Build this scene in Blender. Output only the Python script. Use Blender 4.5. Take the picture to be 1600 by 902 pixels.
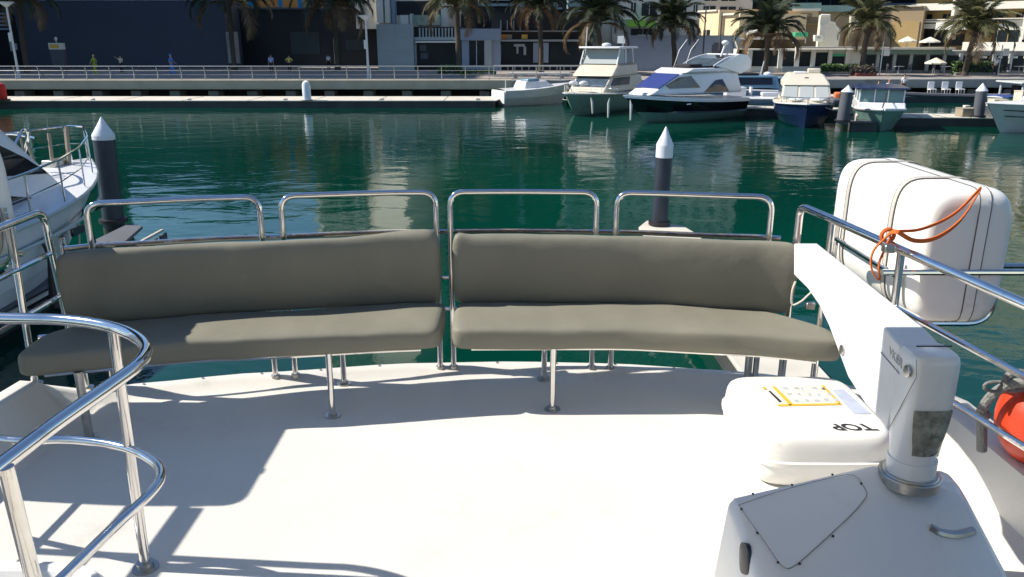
import bpy, bmesh, math, random
from mathutils import Vector, Matrix, noise
from math import sin, cos, tan, pi, radians, atan, hypot
S = bpy.context.scene
for o in list(bpy.data.objects): bpy.data.objects.remove(o)
C = S.collection

# ---------------------------------------------------------------- camera, sky, sun, exposure
PITCH = radians(17.3); FPX = 1250.0; DECK = 2.6; CAMH = 2.0
cam = bpy.data.cameras.new('camera'); camo = bpy.data.objects.new('camera', cam); C.objects.link(camo)
camo.location = (0, 0, DECK + CAMH); camo.rotation_euler = (pi/2 - PITCH, 0, 0)
cam.sensor_width = 36; cam.lens = 36*FPX/1600; cam.clip_start = .05; cam.clip_end = 4000
S.camera = camo
S.render.resolution_x, S.render.resolution_y = 1024, 577
w = bpy.data.worlds.new('World'); S.world = w; w.use_nodes = True
nt = w.node_tree; bg = nt.nodes['Background']; sky = nt.nodes.new('ShaderNodeTexSky')
SUNV = Vector((-1, .09, .98)).normalized()
sky.sky_type = 'NISHITA'; sky.sun_disc = False
sky.sun_elevation = math.asin(SUNV.z); sky.sun_rotation = math.atan2(SUNV.x, SUNV.y)
sky.air_density = 1.0; sky.dust_density = 0.; sky.ozone_density = 5.0
nt.links.new(sky.outputs[0], bg.inputs[0]); bg.inputs[1].default_value = .108
sl = bpy.data.lights.new('sun', 'SUN'); sl.energy = 5.0; sl.angle = radians(.5); sl.color = (1, .94, .84)
so = bpy.data.objects.new('sun', sl); C.objects.link(so)
so.rotation_euler = SUNV.to_track_quat('Z', 'Y').to_euler(); so.location = (0, 0, 60)
S.view_settings.view_transform = 'Standard'; S.view_settings.look = 'None'
S.view_settings.gamma = 1; S.view_settings.exposure = .52

# ---------------------------------------------------------------- picture <-> place helpers
CP, SP = cos(PITCH), sin(PITCH)
def ray(x, y):
    a = (x-800)/FPX; b = (y-451)/FPX
    return Vector((a, CP - b*SP, -SP - b*CP))
CAM = Vector((0, 0, DECK+CAMH))
def at_z(x, y, z):
    r = ray(x, y); return CAM + r*((z-CAM.z)/r.z)
def at_h(x, y, h): return at_z(x, y, DECK+h)
def at_Y(x, y, Y):
    r = ray(x, y); return CAM + r*(Y/r.y)
def at_X(x, y, X):
    r = ray(x, y); return CAM + r*(X/r.x)
def zrow(y, Y): return at_Y(800, y, Y).z
def xcol(x, Y, z=2.0):
    zc = Y*CP - (z-CAM.z)*SP; return (x-800)/FPX*zc

# ---------------------------------------------------------------- materials
def mat(name, col, rough=.5, metal=0., var=.06, vs=3., bump=0., bs=40., ior=None, spec=None, coat=0., dirt=None, stretch=None):
    m = bpy.data.materials.new(name); m.use_nodes = True
    n = m.node_tree.nodes; l = m.node_tree.links; p = n['Principled BSDF']
    p.inputs['Roughness'].default_value = rough; p.inputs['Metallic'].default_value = metal
    if ior: p.inputs['IOR'].default_value = ior
    if spec is not None: p.inputs['Specular IOR Level'].default_value = spec
    if coat: p.inputs['Coat Weight'].default_value = coat; p.inputs['Coat Roughness'].default_value = .08
    tc = n.new('ShaderNodeTexCoord'); mp = n.new('ShaderNodeMapping'); l.new(tc.outputs['Object'], mp.inputs[0])
    if stretch: mp.inputs['Scale'].default_value = stretch
    nz = n.new('ShaderNodeTexNoise'); nz.inputs['Scale'].default_value = vs; nz.inputs['Detail'].default_value = 6
    l.new(mp.outputs[0], nz.inputs['Vector'])
    rp = n.new('ShaderNodeValToRGB'); l.new(nz.outputs[0], rp.inputs[0])
    a = [max(0, c*(1-var)) for c in col]; b = [min(1, c*(1+var)) for c in col]
    rp.color_ramp.elements[0].position = .3; rp.color_ramp.elements[1].position = .7
    rp.color_ramp.elements[0].color = (*a, 1); rp.color_ramp.elements[1].color = (*b, 1)
    out = rp.outputs[0]
    if dirt:
        dn = n.new('ShaderNodeTexNoise'); dn.inputs['Scale'].default_value = dirt[1]; dn.inputs['Detail'].default_value = 9; dn.inputs['Roughness'].default_value = .65
        l.new(tc.outputs['Object'], dn.inputs['Vector'])
        r2 = n.new('ShaderNodeValToRGB'); l.new(dn.outputs[0], r2.inputs[0])
        r2.color_ramp.elements[0].position = dirt[2]; r2.color_ramp.elements[1].position = dirt[2]+.14
        r2.color_ramp.elements[0].color = (0,0,0,1); r2.color_ramp.elements[1].color = (dirt[3],)*3+(1,)
        mx = n.new('ShaderNodeMix'); mx.data_type = 'RGBA'
        l.new(r2.outputs[0], mx.inputs[0]); l.new(out, mx.inputs[6]); mx.inputs[7].default_value = (*dirt[0], 1)
        out = mx.outputs[2]
    l.new(out, p.inputs['Base Color'])
    if bump:
        bn = n.new('ShaderNodeTexNoise'); bn.inputs['Scale'].default_value = bs; bn.inputs['Detail'].default_value = 4
        l.new(mp.outputs[0], bn.inputs['Vector'])
        bp = n.new('ShaderNodeBump'); bp.inputs['Strength'].default_value = bump; bp.inputs['Distance'].default_value = .02
        l.new(bn.outputs[0], bp.inputs['Height']); l.new(bp.outputs[0], p.inputs['Normal'])
    rr = n.new('ShaderNodeMapRange'); l.new(nz.outputs[0], rr.inputs[0])
    rr.inputs[3].default_value = max(.02, rough*.8); rr.inputs[4].default_value = min(1, rough*1.25)
    l.new(rr.outputs[0], p.inputs['Roughness'])
    return m
M = {}
M['deck'] = mat('deck_gelcoat', (.68,.655,.60), .42, var=.05, vs=.9, bump=.25, bs=220, dirt=((.45,.42,.36), 3.2, .58, .3))
M['gel'] = mat('white_gelcoat', (.78,.77,.74), .3, var=.03, vs=2, bump=.03, bs=20, dirt=((.55,.5,.42), 3.5, .6, .25))
M['raft'] = mat('raft_shell', (.80,.78,.73), .33, var=.03, vs=3, bump=.05, bs=30, dirt=((.52,.44,.33), 5, .58, .4))
M['crane'] = mat('crane_paint', (.76,.76,.75), .25, var=.03, vs=2, bump=.03, bs=25, coat=.3, dirt=((.5,.46,.38), 6, .60, .28))
M['steel'] = mat('polished_steel', (.72,.70,.68), .09, 1., var=.05, vs=14, bump=.05, bs=9, dirt=((.35,.25,.16), 9, .62, .4))
M['dullsteel'] = mat('dull_steel', (.5,.49,.46), .32, 1., var=.15, vs=20, bump=.1, bs=30)
M['vinyl'] = mat('grey_vinyl', (.208,.199,.156), .55, spec=.2, var=.06, vs=2.5, bump=.35, bs=5, dirt=((.27,.255,.21), 5, .62, .3))
M['black'] = mat('black_rubber', (.015,.015,.016), .5)
M['teak'] = mat('teak_panelling', (.16,.085,.045), .45, var=.3, vs=4, stretch=(1,1,8))
M['seam'] = mat('dark_seam', (.1,.1,.1), .6)
M['strap'] = mat('grey_strap', (.5,.46,.4), .7, bump=.3, bs=90)
M['orange'] = mat('orange_webbing', (.62,.13,.015), .65, bump=.3, bs=120)
M['buoy'] = mat('orange_buoy', (.62,.045,.01), .42, bump=.1, bs=20, dirt=((.35,.03,.01), 5, .55, .6))
M['tape'] = mat('white_tape', (.6,.55,.48), .6)
M['rope'] = mat('grey_rope', (.2,.2,.19), .8, bump=.8, bs=60)
M['faint'] = mat('faint_print', (.42,.43,.43), .4)
M['ink'] = mat('black_ink', (.02,.02,.025), .5)
M['yellow'] = mat('label_yellow', (.75,.42,.04), .45)
M['labelw'] = mat('label_paper', (.70,.68,.56), .45, var=.12, vs=25)
M['labelb'] = mat('label_blue', (.42,.46,.56), .45, var=.1, vs=20)
M['metallabel'] = mat('printed_metal_label', (.28,.27,.22), .4, .3, var=.5, vs=22, dirt=((.06,.06,.05), 26, .54, .8))
M['darkgap'] = mat('dark_glass_port', (.02,.022,.03), .12)
M['navy'] = mat('navy_wall', (.045,.057,.082), .7, var=.12, vs=.25)
M['pile'] = mat('pile_paint', (.028,.036,.05), .45, var=.2, vs=2, bump=.2, bs=12, dirt=((.12,.13,.13), 3, .62, .5))
M['weed'] = mat('marine_growth', (.03,.045,.02), .9, var=.5, vs=14, bump=.8, bs=20)
M['cap'] = mat('pile_cap', (.72,.73,.74), .4)
M['boatw'] = mat('boat_white', (.74,.74,.74), .25, var=.03, vs=1.2, coat=.2)
M['boatcream'] = mat('boat_cream', (.62,.56,.45), .4, var=.06, vs=1.5)
M['boatblack'] = mat('boat_black', (.008,.009,.012), .15, coat=.3)
M['boatnavy'] = mat('boat_navy', (.015,.03,.09), .25, coat=.2)
M['hullgreen'] = mat('hull_green', (.16,.27,.23), .4, var=.1)
M['hullgrey'] = mat('hull_grey', (.5,.52,.49), .35, var=.06)
M['hullblue'] = mat('hull_blue', (.13,.24,.33), .4, var=.08)
M['bluewin'] = mat('blue_screen_cover', (.035,.055,.2), .35)
M['win'] = mat('dark_window', (.012,.014,.02), .08, var=.3, vs=2)
M['tintwin'] = mat('tinted_window', (.06,.085,.11), .12, var=.3, vs=2)
M['canvasblue'] = mat('blue_canvas', (.02,.05,.2), .8)
M['conc'] = mat('quay_concrete', (.28,.27,.25), .85, var=.15, vs=.8, bump=.3, bs=8, dirt=((.1,.095,.085), .7, .52, .5))
M['pont'] = mat('pontoon_deck', (.56,.52,.44), .8, var=.1, vs=1.5, bump=.2, bs=10, dirt=((.4,.36,.3), 1.2, .55, .5))
M['quaybeam'] = mat('quay_beam_lit', (.38,.335,.25), .85, var=.12, vs=.6, bump=.3, bs=8, dirt=((.3,.28,.23), .8, .52, .5))  # left beam made paler, its missing sunlight put into the colour
M['pontgrey'] = mat('pontoon_grey', (.09,.095,.11), .8, var=.15, vs=1.5, bump=.2, bs=10)
M['pontside'] = mat('pontoon_side', (.05,.052,.05), .8, var=.3, vs=1)
M['void'] = mat('quay_shadow_wall', (.035,.032,.03), .9, var=.3, vs=1)  # near-black colour puts the shade under the quay into this wall
M['paving'] = mat('promenade_paving', (.3,.26,.23), .85, var=.15, vs=.5, dirt=((.18,.15,.13), .3, .5, .5))
M['railp'] = mat('promenade_rail', (.5,.5,.48), .35, .6)
M['lamp'] = mat('lamp_paint', (.55,.56,.55), .4)
M['lampglass'] = mat('lamp_lens', (.75,.78,.8), .2)
M['trunk'] = mat('palm_trunk', (.075,.055,.038), .9, var=.4, vs=6, bump=.8, bs=12, stretch=(1,1,4))
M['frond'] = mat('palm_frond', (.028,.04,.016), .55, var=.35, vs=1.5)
M['frondpale'] = mat('palm_frond_pale', (.10,.10,.04), .6, var=.35, vs=1.5)
M['dead'] = mat('dead_frond', (.17,.11,.055), .8, var=.3, vs=2)
M['stem'] = mat('frond_stem', (.25,.23,.12), .6)
M['leaf'] = mat('hedge_leaf', (.06,.12,.02), .6, var=.4, vs=4)
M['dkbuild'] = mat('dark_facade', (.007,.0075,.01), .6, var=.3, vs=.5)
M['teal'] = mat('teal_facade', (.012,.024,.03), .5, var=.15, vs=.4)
M['tealight'] = mat('pale_teal_facade', (.22,.28,.30), .6, var=.1, vs=.4)
M['greywall'] = mat('grey_panel', (.36,.39,.38), .7, var=.06, vs=.4)
M['bluegrey'] = mat('bluegrey_render', (.26,.31,.38), .75, var=.06, vs=.3)
M['cream'] = mat('cream_render', (.70,.64,.52), .8, var=.06, vs=.3)
M['creamw'] = mat('white_render', (.72,.69,.6), .8, var=.04, vs=.3)
M['yellowr'] = mat('yellow_render', (.72,.55,.33), .8, var=.06, vs=.3)
M['tan'] = mat('tan_render', (.36,.26,.15), .8, var=.1, vs=.3)
M['ochre'] = mat('ochre_render', (.42,.29,.12), .8, var=.1, vs=.3)
M['greyapt'] = mat('apartment_render', (.42,.41,.37), .8, var=.06, vs=.3)
M['bglass'] = mat('building_glass', (.014,.02,.024), .3, spec=.15, var=.5, vs=.35)
M['bglassg'] = mat('green_balustrade_glass', (.16,.26,.24), .1, var=.2, vs=.5)
M['skin'] = mat('skin', (.42,.26,.18), .6)
M['hair'] = mat('hair', (.02,.015,.012), .7)
def cloth(name, c): M[name] = mat(name, c, .85, bump=.3, bs=15)
cloth('c_yellowgreen', (.3,.36,.02)); cloth('c_blue', (.07,.22,.6)); cloth('c_paleblue', (.35,.42,.7)); cloth('c_cream', (.6,.5,.3))
cloth('c_dark', (.02,.02,.025)); cloth('c_white', (.7,.7,.7)); cloth('c_yellow', (.65,.5,.08)); cloth('c_jeans', (.06,.1,.2)); cloth('c_orange', (.6,.15,.05))
cloth('c_green', (.08,.4,.2)); cloth('c_awning', (.14,.3,.03)); cloth('c_red', (.55,.02,.015)); cloth('c_maroon', (.2,.05,.04)); cloth('c_khaki', (.3,.25,.18))
cloth('c_bluehoard', (.02,.22,.45)); cloth('c_orangehoard', (.6,.25,.06))

# ---------------------------------------------------------------- mesh helpers
ORG = {}
def tag(o, label=None, cat=None, group=None, kind=None):
    for k, v in (('label', label), ('category', cat), ('group', group), ('kind', kind)):
        if v: o[k] = v
    return o
def thing(name, label, cat, loc=(0,0,0), rz=0., group=None, world=True):
    o = bpy.data.objects.new(name, None); C.objects.link(o); o.empty_display_size = .2
    o.location = loc; o.rotation_euler = (0, 0, rz); tag(o, label, cat, group)
    ORG[o] = Vector(loc) if world else Vector((0,0,0))
    return o
def sub(a, b): return (a[0]-b[0], a[1]-b[1], a[2]-b[2])
class MB:
    def __init__(s): s.v = []; s.f = []
    def add(s, vs, fs):
        k = len(s.v); s.v += [tuple(v) for v in vs]; s.f += [tuple(i+k for i in f) for f in fs]; return s
    def box(s, c, d, rz=0., rx=0.):
        x, y, z = d[0]/2, d[1]/2, d[2]/2
        R = Matrix.Rotation(rz, 3, 'Z') @ Matrix.Rotation(rx, 3, 'X')
        vs = [Vector(c) + R @ Vector((i*x, j*y, k*z)) for k in (-1,1) for j in (-1,1) for i in (-1,1)]
        return s.add(vs, [(0,2,3,1),(4,5,7,6),(0,1,5,4),(2,6,7,3),(0,4,6,2),(1,3,7,5)])
    def hexa(s, b, t):   # four bottom and four top corners
        return s.add(list(b)+list(t), [(3,2,1,0),(4,5,6,7),(0,1,5,4),(1,2,6,5),(2,3,7,6),(3,0,4,7)])
    def loft(s, rings, closed=True, caps=True):
        n = len(rings[0]); k = len(s.v)
        for r in rings: s.v += [tuple(p) for p in r]
        m = n if closed else n-1
        for i in range(len(rings)-1):
            for j in range(m):
                a = k+i*n+j; b = k+i*n+(j+1) % n
                s.f.append((a, b, b+n, a+n))
        if caps and closed:
            s.f.append(tuple(k+j for j in reversed(range(n)))); s.f.append(tuple(k+(len(rings)-1)*n+j for j in range(n)))
        return s
    def tube(s, pts, r, n=10, closed=False):
        P = [Vector(p) for p in pts]; R = list(r) if isinstance(r, (list, tuple)) else [r]*len(P)
        keep = [i for i in range(len(P)) if i == 0 or (P[i]-P[i-1]).length > 1e-5]; P = [P[i] for i in keep]; R = [R[i] for i in keep]
        T = []
        for i in range(len(P)):
            a = P[i-1] if (i or closed) else P[0]; b = P[(i+1) % len(P)] if (i < len(P)-1 or closed) else P[-1]
            T.append((b-a).normalized())
        u = T[0].orthogonal().normalized(); rings = []
        for i, p in enumerate(P):
            u = (u - T[i]*u.dot(T[i])).normalized(); vv = T[i].cross(u)
            rings.append([p + (u*cos(2*pi*j/n) + vv*sin(2*pi*j/n))*R[i] for j in range(n)])
        if closed:
            # close the ring: choose the offset that lines up best
            k = len(s.v); m = len(rings)
            best = min(range(n), key=lambda o: (rings[0][o]-rings[-1][0]).length)
            for rr in rings: s.v += [tuple(q) for q in rr]
            for i in range(m):
                for j in range(n):
                    a = k+i*n+j; b = k+i*n+(j+1) % n
                    if i < m-1: s.f.append((a, b, b+n, a+n))
                    else: s.f.append((a, b, k+(j+1+best) % n, k+(j+best) % n))
            return s
        return s.loft(rings)
    def cyl(s, c, r, h, n=20, r2=None):
        c = Vector(c); r2 = r if r2 is None else r2
        return s.loft([[c+Vector((r*cos(2*pi*j/n), r*sin(2*pi*j/n), 0)) for j in range(n)],
                       [c+Vector((r2*cos(2*pi*j/n), r2*sin(2*pi*j/n), h)) for j in range(n)]])
    def ball(s, c, r, n=12, m=8, sq=(1,1,1)):
        c = Vector(c); rings = []
        for i in range(m+1):
            a = -pi/2 + pi*i/m; a = max(min(a, pi/2-.02), -pi/2+.02)
            rings.append([c+Vector((r*sq[0]*cos(a)*cos(2*pi*j/n), r*sq[1]*cos(a)*sin(2*pi*j/n), r*sq[2]*sin(a))) for j in range(n)])
        return s.loft(rings)
    def prism(s, poly, ext):   # poly: 3-D points, ext: vector
        e = Vector(ext); a = [Vector(p) for p in poly]
        return s.loft([a, [p+e for p in a]])
    def build(s, name, m, parent=None, smooth=True, bevel=0., seg=2, angle=35., subsurf=0, org=None):
        me = bpy.data.meshes.new(name)
        off = org if org is not None else (ORG.get(parent, Vector((0,0,0))) if parent else Vector((0,0,0)))
        me.from_pydata([sub(v, off) for v in s.v] if off.length else s.v, [], s.f)
        me.materials.append(M[m] if isinstance(m, str) else m)
        bm = bmesh.new(); bm.from_mesh(me); bmesh.ops.recalc_face_normals(bm, faces=bm.faces)
        la = radians(angle)
        for e in bm.edges:
            if smooth and len(e.link_faces) == 2 and e.calc_face_angle(0) > la and not subsurf: e.smooth = False
        for f in bm.faces: f.smooth = smooth
        bm.to_mesh(me); bm.free()
        o = bpy.data.objects.new(name, me); C.objects.link(o)
        if parent: o.parent = parent; ORG[o] = off
        if bevel:
            b = o.modifiers.new('bevel', 'BEVEL'); b.width = bevel; b.segments = seg; b.limit_method = 'ANGLE'; b.angle_limit = radians(30); b.harden_normals = False
        if subsurf:
            b = o.modifiers.new('sub', 'SUBSURF'); b.levels = b.render_levels = subsurf
        return o
def solo(mb, name, m, label, cat, loc=(0,0,0), group=None, **k):
    o = mb.build(name, m, None, org=Vector(loc), **k); o.location = loc; tag(o, label, cat, group); return o
def fillet(pts, r, n=6):
    P = [Vector(p) for p in pts]; out = [P[0]]
    rr = r if isinstance(r, (list, tuple)) else [r]*len(P)
    for i in range(1, len(P)-1):
        a = (P[i-1]-P[i]); b = (P[i+1]-P[i]); q = min(rr[i], a.length*.48, b.length*.48)
        A = P[i]+a.normalized()*q; B = P[i]+b.normalized()*q
        for j in range(n+1):
            t = j/n; out.append(A*(1-t)**2 + P[i]*2*t*(1-t) + B*t*t)
    out.append(P[-1]); return out
def spline(pts, n=6):
    P = [Vector(p) for p in pts]; out = []
    for i in range(len(P)-1):
        p0 = P[max(i-1,0)]; p1 = P[i]; p2 = P[i+1]; p3 = P[min(i+2, len(P)-1)]
        for j in range(n):
            t = j/n
            out.append(.5*((2*p1)+(p2-p0)*t+(2*p0-5*p1+4*p2-p3)*t*t+(3*p1-p0-3*p2+p3)*t**3))
    out.append(P[-1]); return out
def copy_tree(o, parent=None, loc=None, rz=None, label=None):
    c = o.copy(); C.objects.link(c)
    if parent: c.parent = parent
    if loc is not None: c.location = loc
    if rz is not None: c.rotation_euler = (0,0,rz)
    if label: c['label'] = label
    for ch in list(o.children): copy_tree(ch, c)
    return c
def text_mesh(body, size, depth=.002, bold=0.):
    cu = bpy.data.curves.new('lettering', 'FONT'); cu.body = body; cu.size = size; cu.extrude = depth; cu.offset = bold; cu.align_x = 'CENTER'; cu.align_y = 'CENTER'
    t = bpy.data.objects.new('tmp', cu); C.objects.link(t)
    bpy.context.view_layer.update()
    me = bpy.data.meshes.new_from_object(t.evaluated_get(bpy.context.evaluated_depsgraph_get()))
    bpy.data.objects.remove(t); return me
def place_text(name, body, size, m, parent, origin, ux, uy, depth=.002, bold=0.):
    me = text_mesh(body, size, depth, bold); ux = Vector(ux).normalized(); uy = Vector(uy).normalized(); uz = ux.cross(uy).normalized()
    off = ORG.get(parent, Vector((0,0,0)))
    for v in me.vertices: v.co = Vector(origin) - off + ux*v.co.x + uy*v.co.y + uz*v.co.z
    me.materials.clear(); me.materials.append(M[m])
    o = bpy.data.objects.new(name, me); C.objects.link(o); o.parent = parent; return o
def struct(mb, name, m, **k): o = mb.build(name, m, None, **k); o['kind'] = 'structure'; return o
rnd = random.Random(7)
# ================================================================ OWN BOAT: the deck we stand on
def lerp_tab(tab, x):
    if x <= tab[0][0]: return tab[0][1]
    for (a, b), (c, d) in zip(tab, tab[1:]):
        if x <= c:
            t = (x-a)/(c-a); t = t*t*(3-2*t)*.5 + t*.5
            return b+(d-b)*t
    return tab[-1][1]
STERN = [(-2.6,4.22),(-2.28,4.38),(-1.57,4.55),(-.65,4.70),(0,4.73),(.6,4.70),(1.38,4.58),(1.9,4.42),(2.25,4.2)]
def edgeY(x): return lerp_tab(STERN, x)
def on_stern(px, h, off):      # where a picture column meets the curve of the stern at height h
    X = 0
    for _ in range(12):
        Y = edgeY(X)-off; X = (px-800)/FPX*(Y*CP + (CAMH-h)*SP)
    return Vector((X, edgeY(X)-off, DECK+h))
outl = [(-2.68,-2.5,.25,.11,.17),(-2.68,1,.25,.11,.17),(-2.68,3,.25,.11,.17),(-2.68,3.7,.25,.11,.17),(-2.67,3.98,.24,.11,.17),(-2.62,4.15,.14,.1,.22)]
outl += [(x, edgeY(x), .045, .07, .07) for x in [-2.45+i*.2 for i in range(24)] if x < 2.2]
outl += [(2.24,4.15,.10,.1,.1),(2.30,3.98,.2,.13,.06),(2.32,3.7,.25,.15,.05),(2.33,3,.25,.15,.05),(2.36,1,.25,.15,.05),(2.36,-2.5,.25,.15,.05)]
def offset_ring(off_fn, h_fn):
    n = len(outl); out = []
    for i, q in enumerate(outl):
        a = Vector(outl[max(i-1,0)][:2]); b = Vector(outl[min(i+1,n-1)][:2]); t = (b-a).normalized(); nn = Vector((t.y, -t.x))
        o = off_fn(q); out.append(Vector((q[0]+nn.x*o, q[1]+nn.y*o, DECK+h_fn(q))))
    return out
rings = [offset_ring(lambda q: .25, lambda q: -2.75), offset_ring(lambda q: -.02, lambda q: -.14), offset_ring(lambda q: -.02, lambda q: q[2]-.03),
         offset_ring(lambda q: .012, lambda q: q[2]), offset_ring(lambda q: q[3], lambda q: q[2]), offset_ring(lambda q: q[3]+.02, lambda q: q[2]-.012),
         offset_ring(lambda q: q[3]+q[4]*.9, lambda q: .012), offset_ring(lambda q: q[3]+q[4]+.03, lambda q: 0)]
hull = MB(); hull.loft(rings[:3], closed=False); struct(hull, 'own_hull', 'gel')
dk = MB(); dk.loft(rings[2:], closed=False)
k = len(dk.v); n = len(outl)
dk.f.append(tuple(range(k-n, k)))
deck = struct(dk, 'deck', 'deck', angle=50)
for i in range(11):
    p = on_stern(225+i*92, .047, .035)
    mb = MB(); mb.cyl(p, .008, .004, 8); mb.build('screw', 'dullsteel', deck)
# hatch coaming of the stair in the near left corner
hp = [(-2.15,1.0),(-2.15,2.62),(-1.60,2.62),(-1.42,2.30),(-1.42,1.0)]
cp = fillet([(x,y,DECK+.03) for x,y in hp], .18)
t = thing('stair_coaming', 'low cream moulded lip round the stair opening inside the curved guard rail', 'coaming', cp[0])
MB().tube(cp, .045, 10).build('lip', 'gel', t)
MB().prism([(p.x, p.y, DECK+.004) for p in cp], (0,0,.01)).build('step', 'deck', t)

# ---------------------------------------------------------------- hardtop overhead (shades the crane and the near right corner)
# hardtop edge lies where its shadow line crosses the crane
t = thing('hardtop', 'white fibreglass hardtop over the upper deck behind the viewer', 'roof', (0,0,DECK+2.2))
MB().box((.35, .83, DECK+2.28), (3.7, 4.08, .1)).build('roof_panel', 'gel', t, bevel=.04, seg=3)
t = thing('added_sky_bulkhead', 'unseen teak panelled bulkhead with dark doors, added behind the viewer to block the sky', 'bulkhead', (0,-1.0,DECK))  # added out of view to keep sky light off the backrests
MB().box((-.16,-1.05,DECK+1.11), (4.7,.12,2.22)).build('panelling', 'teak', t)
for x in (-1.4,-.2,1.0): MB().box((x,-.98,DECK+1.45), (1.0,.04,1.1)).build('window', 'win', t, bevel=.01)
for x in (-2.45,2.13): MB().box((x,-.5,DECK+.75), (.1,1.0,1.5)).build('wing', 'gel', t, bevel=.03)
t = bpy.data.objects['hardtop']
for sx in (-1.3, 2.0):
    for sy in (-1.5, .2): MB().tube([(sx*1.05, sy, DECK), (sx, sy, DECK+2.24)], .03).build('post', 'steel', t)

# ---------------------------------------------------------------- stern rail: four hoops
t = thing('stern_rail', 'polished steel stern rail of four rounded hoops behind the grey bench', 'railing', (0,4.6,DECK))
hoops = [(143,410),(443,682),(704,931),(962,1201)]
for a, b in hoops:
    A = on_stern(a, .91, .07); B = on_stern(b, .91, .07)
    A0 = Vector((A.x, A.y, DECK+.0)); B0 = Vector((B.x, B.y, DECK)); A1 = Vector((A.x, A.y, DECK+1.145)); B1 = Vector((B.x, B.y, DECK+1.145))
    mid = [Vector((A.x+(B.x-A.x)*u, edgeY(A.x+(B.x-A.x)*u)-.07, DECK+1.145)) for u in (.3,.5,.7)]
    h = MB().tube(fillet([A0, A1]+mid+[B1, B0], [0,.085,0,0,0,.085,0]), .0175, 12).build('hoop', 'steel', t)
    for q in (A0, B0):
        MB().cyl(q+Vector((0,0,.0)), .042, .008, 18).cyl(q, .026, .05, 14).build('flange', 'dullsteel', t)
tr = [on_stern(x, .905, .05) for x in range(100, 1245, 40)]
MB().tube(tr, .0155, 10).build('top_rail', 'steel', t)
tr = [on_stern(x, .62, .06) for x in range(640, 760, 30)]
MB().tube(tr, .011, 8).build('mid_rail', 'steel', t)
tr = [on_stern(x, .42, .06) for x in range(60, 1245, 40)]
MB().tube(tr, .014, 8).build('seat_rail', 'steel', t)

# ---------------------------------------------------------------- benches
def cushion(name, x0, x1, cfn, parent, ly, lz, seed, m='vinyl', nx=44, taper=.05, e=5.0, hump=None, shear=0.):
    rings = []; NN = 28
    for i in range(nx+1):
        u = i/nx; x = x0+(x1-x0)*u
        d = min(x-x0, x1-x)/taper; s = 1. if d >= 1 else (max(0., 1-(1-d)**2.4))**.5
        s = .90+.10*s if 0 < i < nx else .86
        cy, cz, tilt, wy, wz = cfn(x)
        ring = []
        for j in range(NN):
            a = 2*pi*j/NN; ca, sa = cos(a), sin(a)
            yy = abs(ca)**(2/e)*(1 if ca > 0 else -1)*wy/2*s; zz = abs(sa)**(2/e)*(1 if sa > 0 else -1)*wz/2*s
            y = cy+yy*cos(tilt)-zz*sin(tilt); z = cz+yy*sin(tilt)+zz*cos(tilt)
            nn = noise.noise(Vector((x*1.7+seed, y*3, z*3)))*(.012 if wy > wz and e > 4 else .006) + noise.noise(Vector((x*6+seed, y*9, z*9)))*.006
            ring.append(Vector((x, y+nn*(1 if ca > 0 else -1)*.8, z+nn*(1 if sa > 0 else -1))))
        rings.append(ring)
    return MB().loft(rings).build(name, m, parent, subsurf=1)
def seat_fn(x):
    back = edgeY(x)-.16; front = lerp_tab([(-2.55,3.70),(-1.6,3.93),(-.4,4.09),(.6,4.10),(1.2,4.02),(1.75,3.90)], x)
    if x > 1.45: back -= (x-1.45)*1.0*.9
    if x < -2.35: back += (x+2.35)*.3
    return ((back+front)/2, DECK+.435, radians(1.5), back-front, .145)
def back_fn(x):
    hump = .035*max(0, 1-abs(x+.52)/.45) if x < -.3 else 0
    return (edgeY(x)-.165, DECK+.70+hump/2, radians(90+7), .435+hump, .12)
for nm, lab, (sx0, sx1), (bx0, bx1), legs, seed in (
    ('bench', 'left half of the grey vinyl stern bench, its outer end in shadow', (-2.51,-.385), (-2.44,-.415), [(520,650),(538,600),(140,684)], 1.3),
    ('bench', 'right half of the grey vinyl stern bench, beside the white crane', (-.345,1.74), (-.355,1.61), [(863,640),(850,593),(1167,598)], 6.1)):
    t = thing(nm, lab, 'bench', ((sx0+sx1)/2, 4.1, DECK), group='halves of the stern bench')
    cushion('seat_cushion', sx0, sx1, seat_fn, t, 0, 0, seed)
    cushion('backrest_cushion', bx0, bx1, back_fn, t, 0, 0, seed+20, taper=.05, e=3.0)
    mb = MB()
    xs = [sx0+.12+(sx1-sx0-.24)*i/14 for i in range(15)]
    for off in (.07, .45):
        mb.tube([(x, seat_fn(x)[0]-seat_fn(x)[3]/2+off*seat_fn(x)[3]*1.6, DECK+.362) for x in xs], .0135, 8)
    mb.build('seat_frame', 'steel', t)
    for q, (px, py) in enumerate(legs):
        b = at_h(px, py, 0); r = .017 if q < 2 else .022
        l = MB().tube([b, b+Vector((0,0,.375))], r, 12).build('leg', 'steel' if q < 2 else 'dullsteel', t)
        MB().cyl(b, .045, .007, 18).cyl(b, .024, .02, 14).build('leg_foot', 'dullsteel', l)
    # cover tie hanging from the end of the backrest
t = thing('lashing', 'white cord looped through a steel shackle at the right end of the backrest', 'cord', at_h(1245,450,.5))
c = [at_Y(1243,440,4.3), at_Y(1238,455,4.28), at_Y(1238,476,4.27), at_Y(1252,471,4.25), at_Y(1262,462,4.25), at_Y(1270,455,4.25)]
MB().tube(spline(c), .006, 6).build('cord', 'tape', t)
MB().box(at_Y(1266,478,4.25), (.05,.03,.04)).build('shackle', 'dullsteel', t, bevel=.006)

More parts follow.
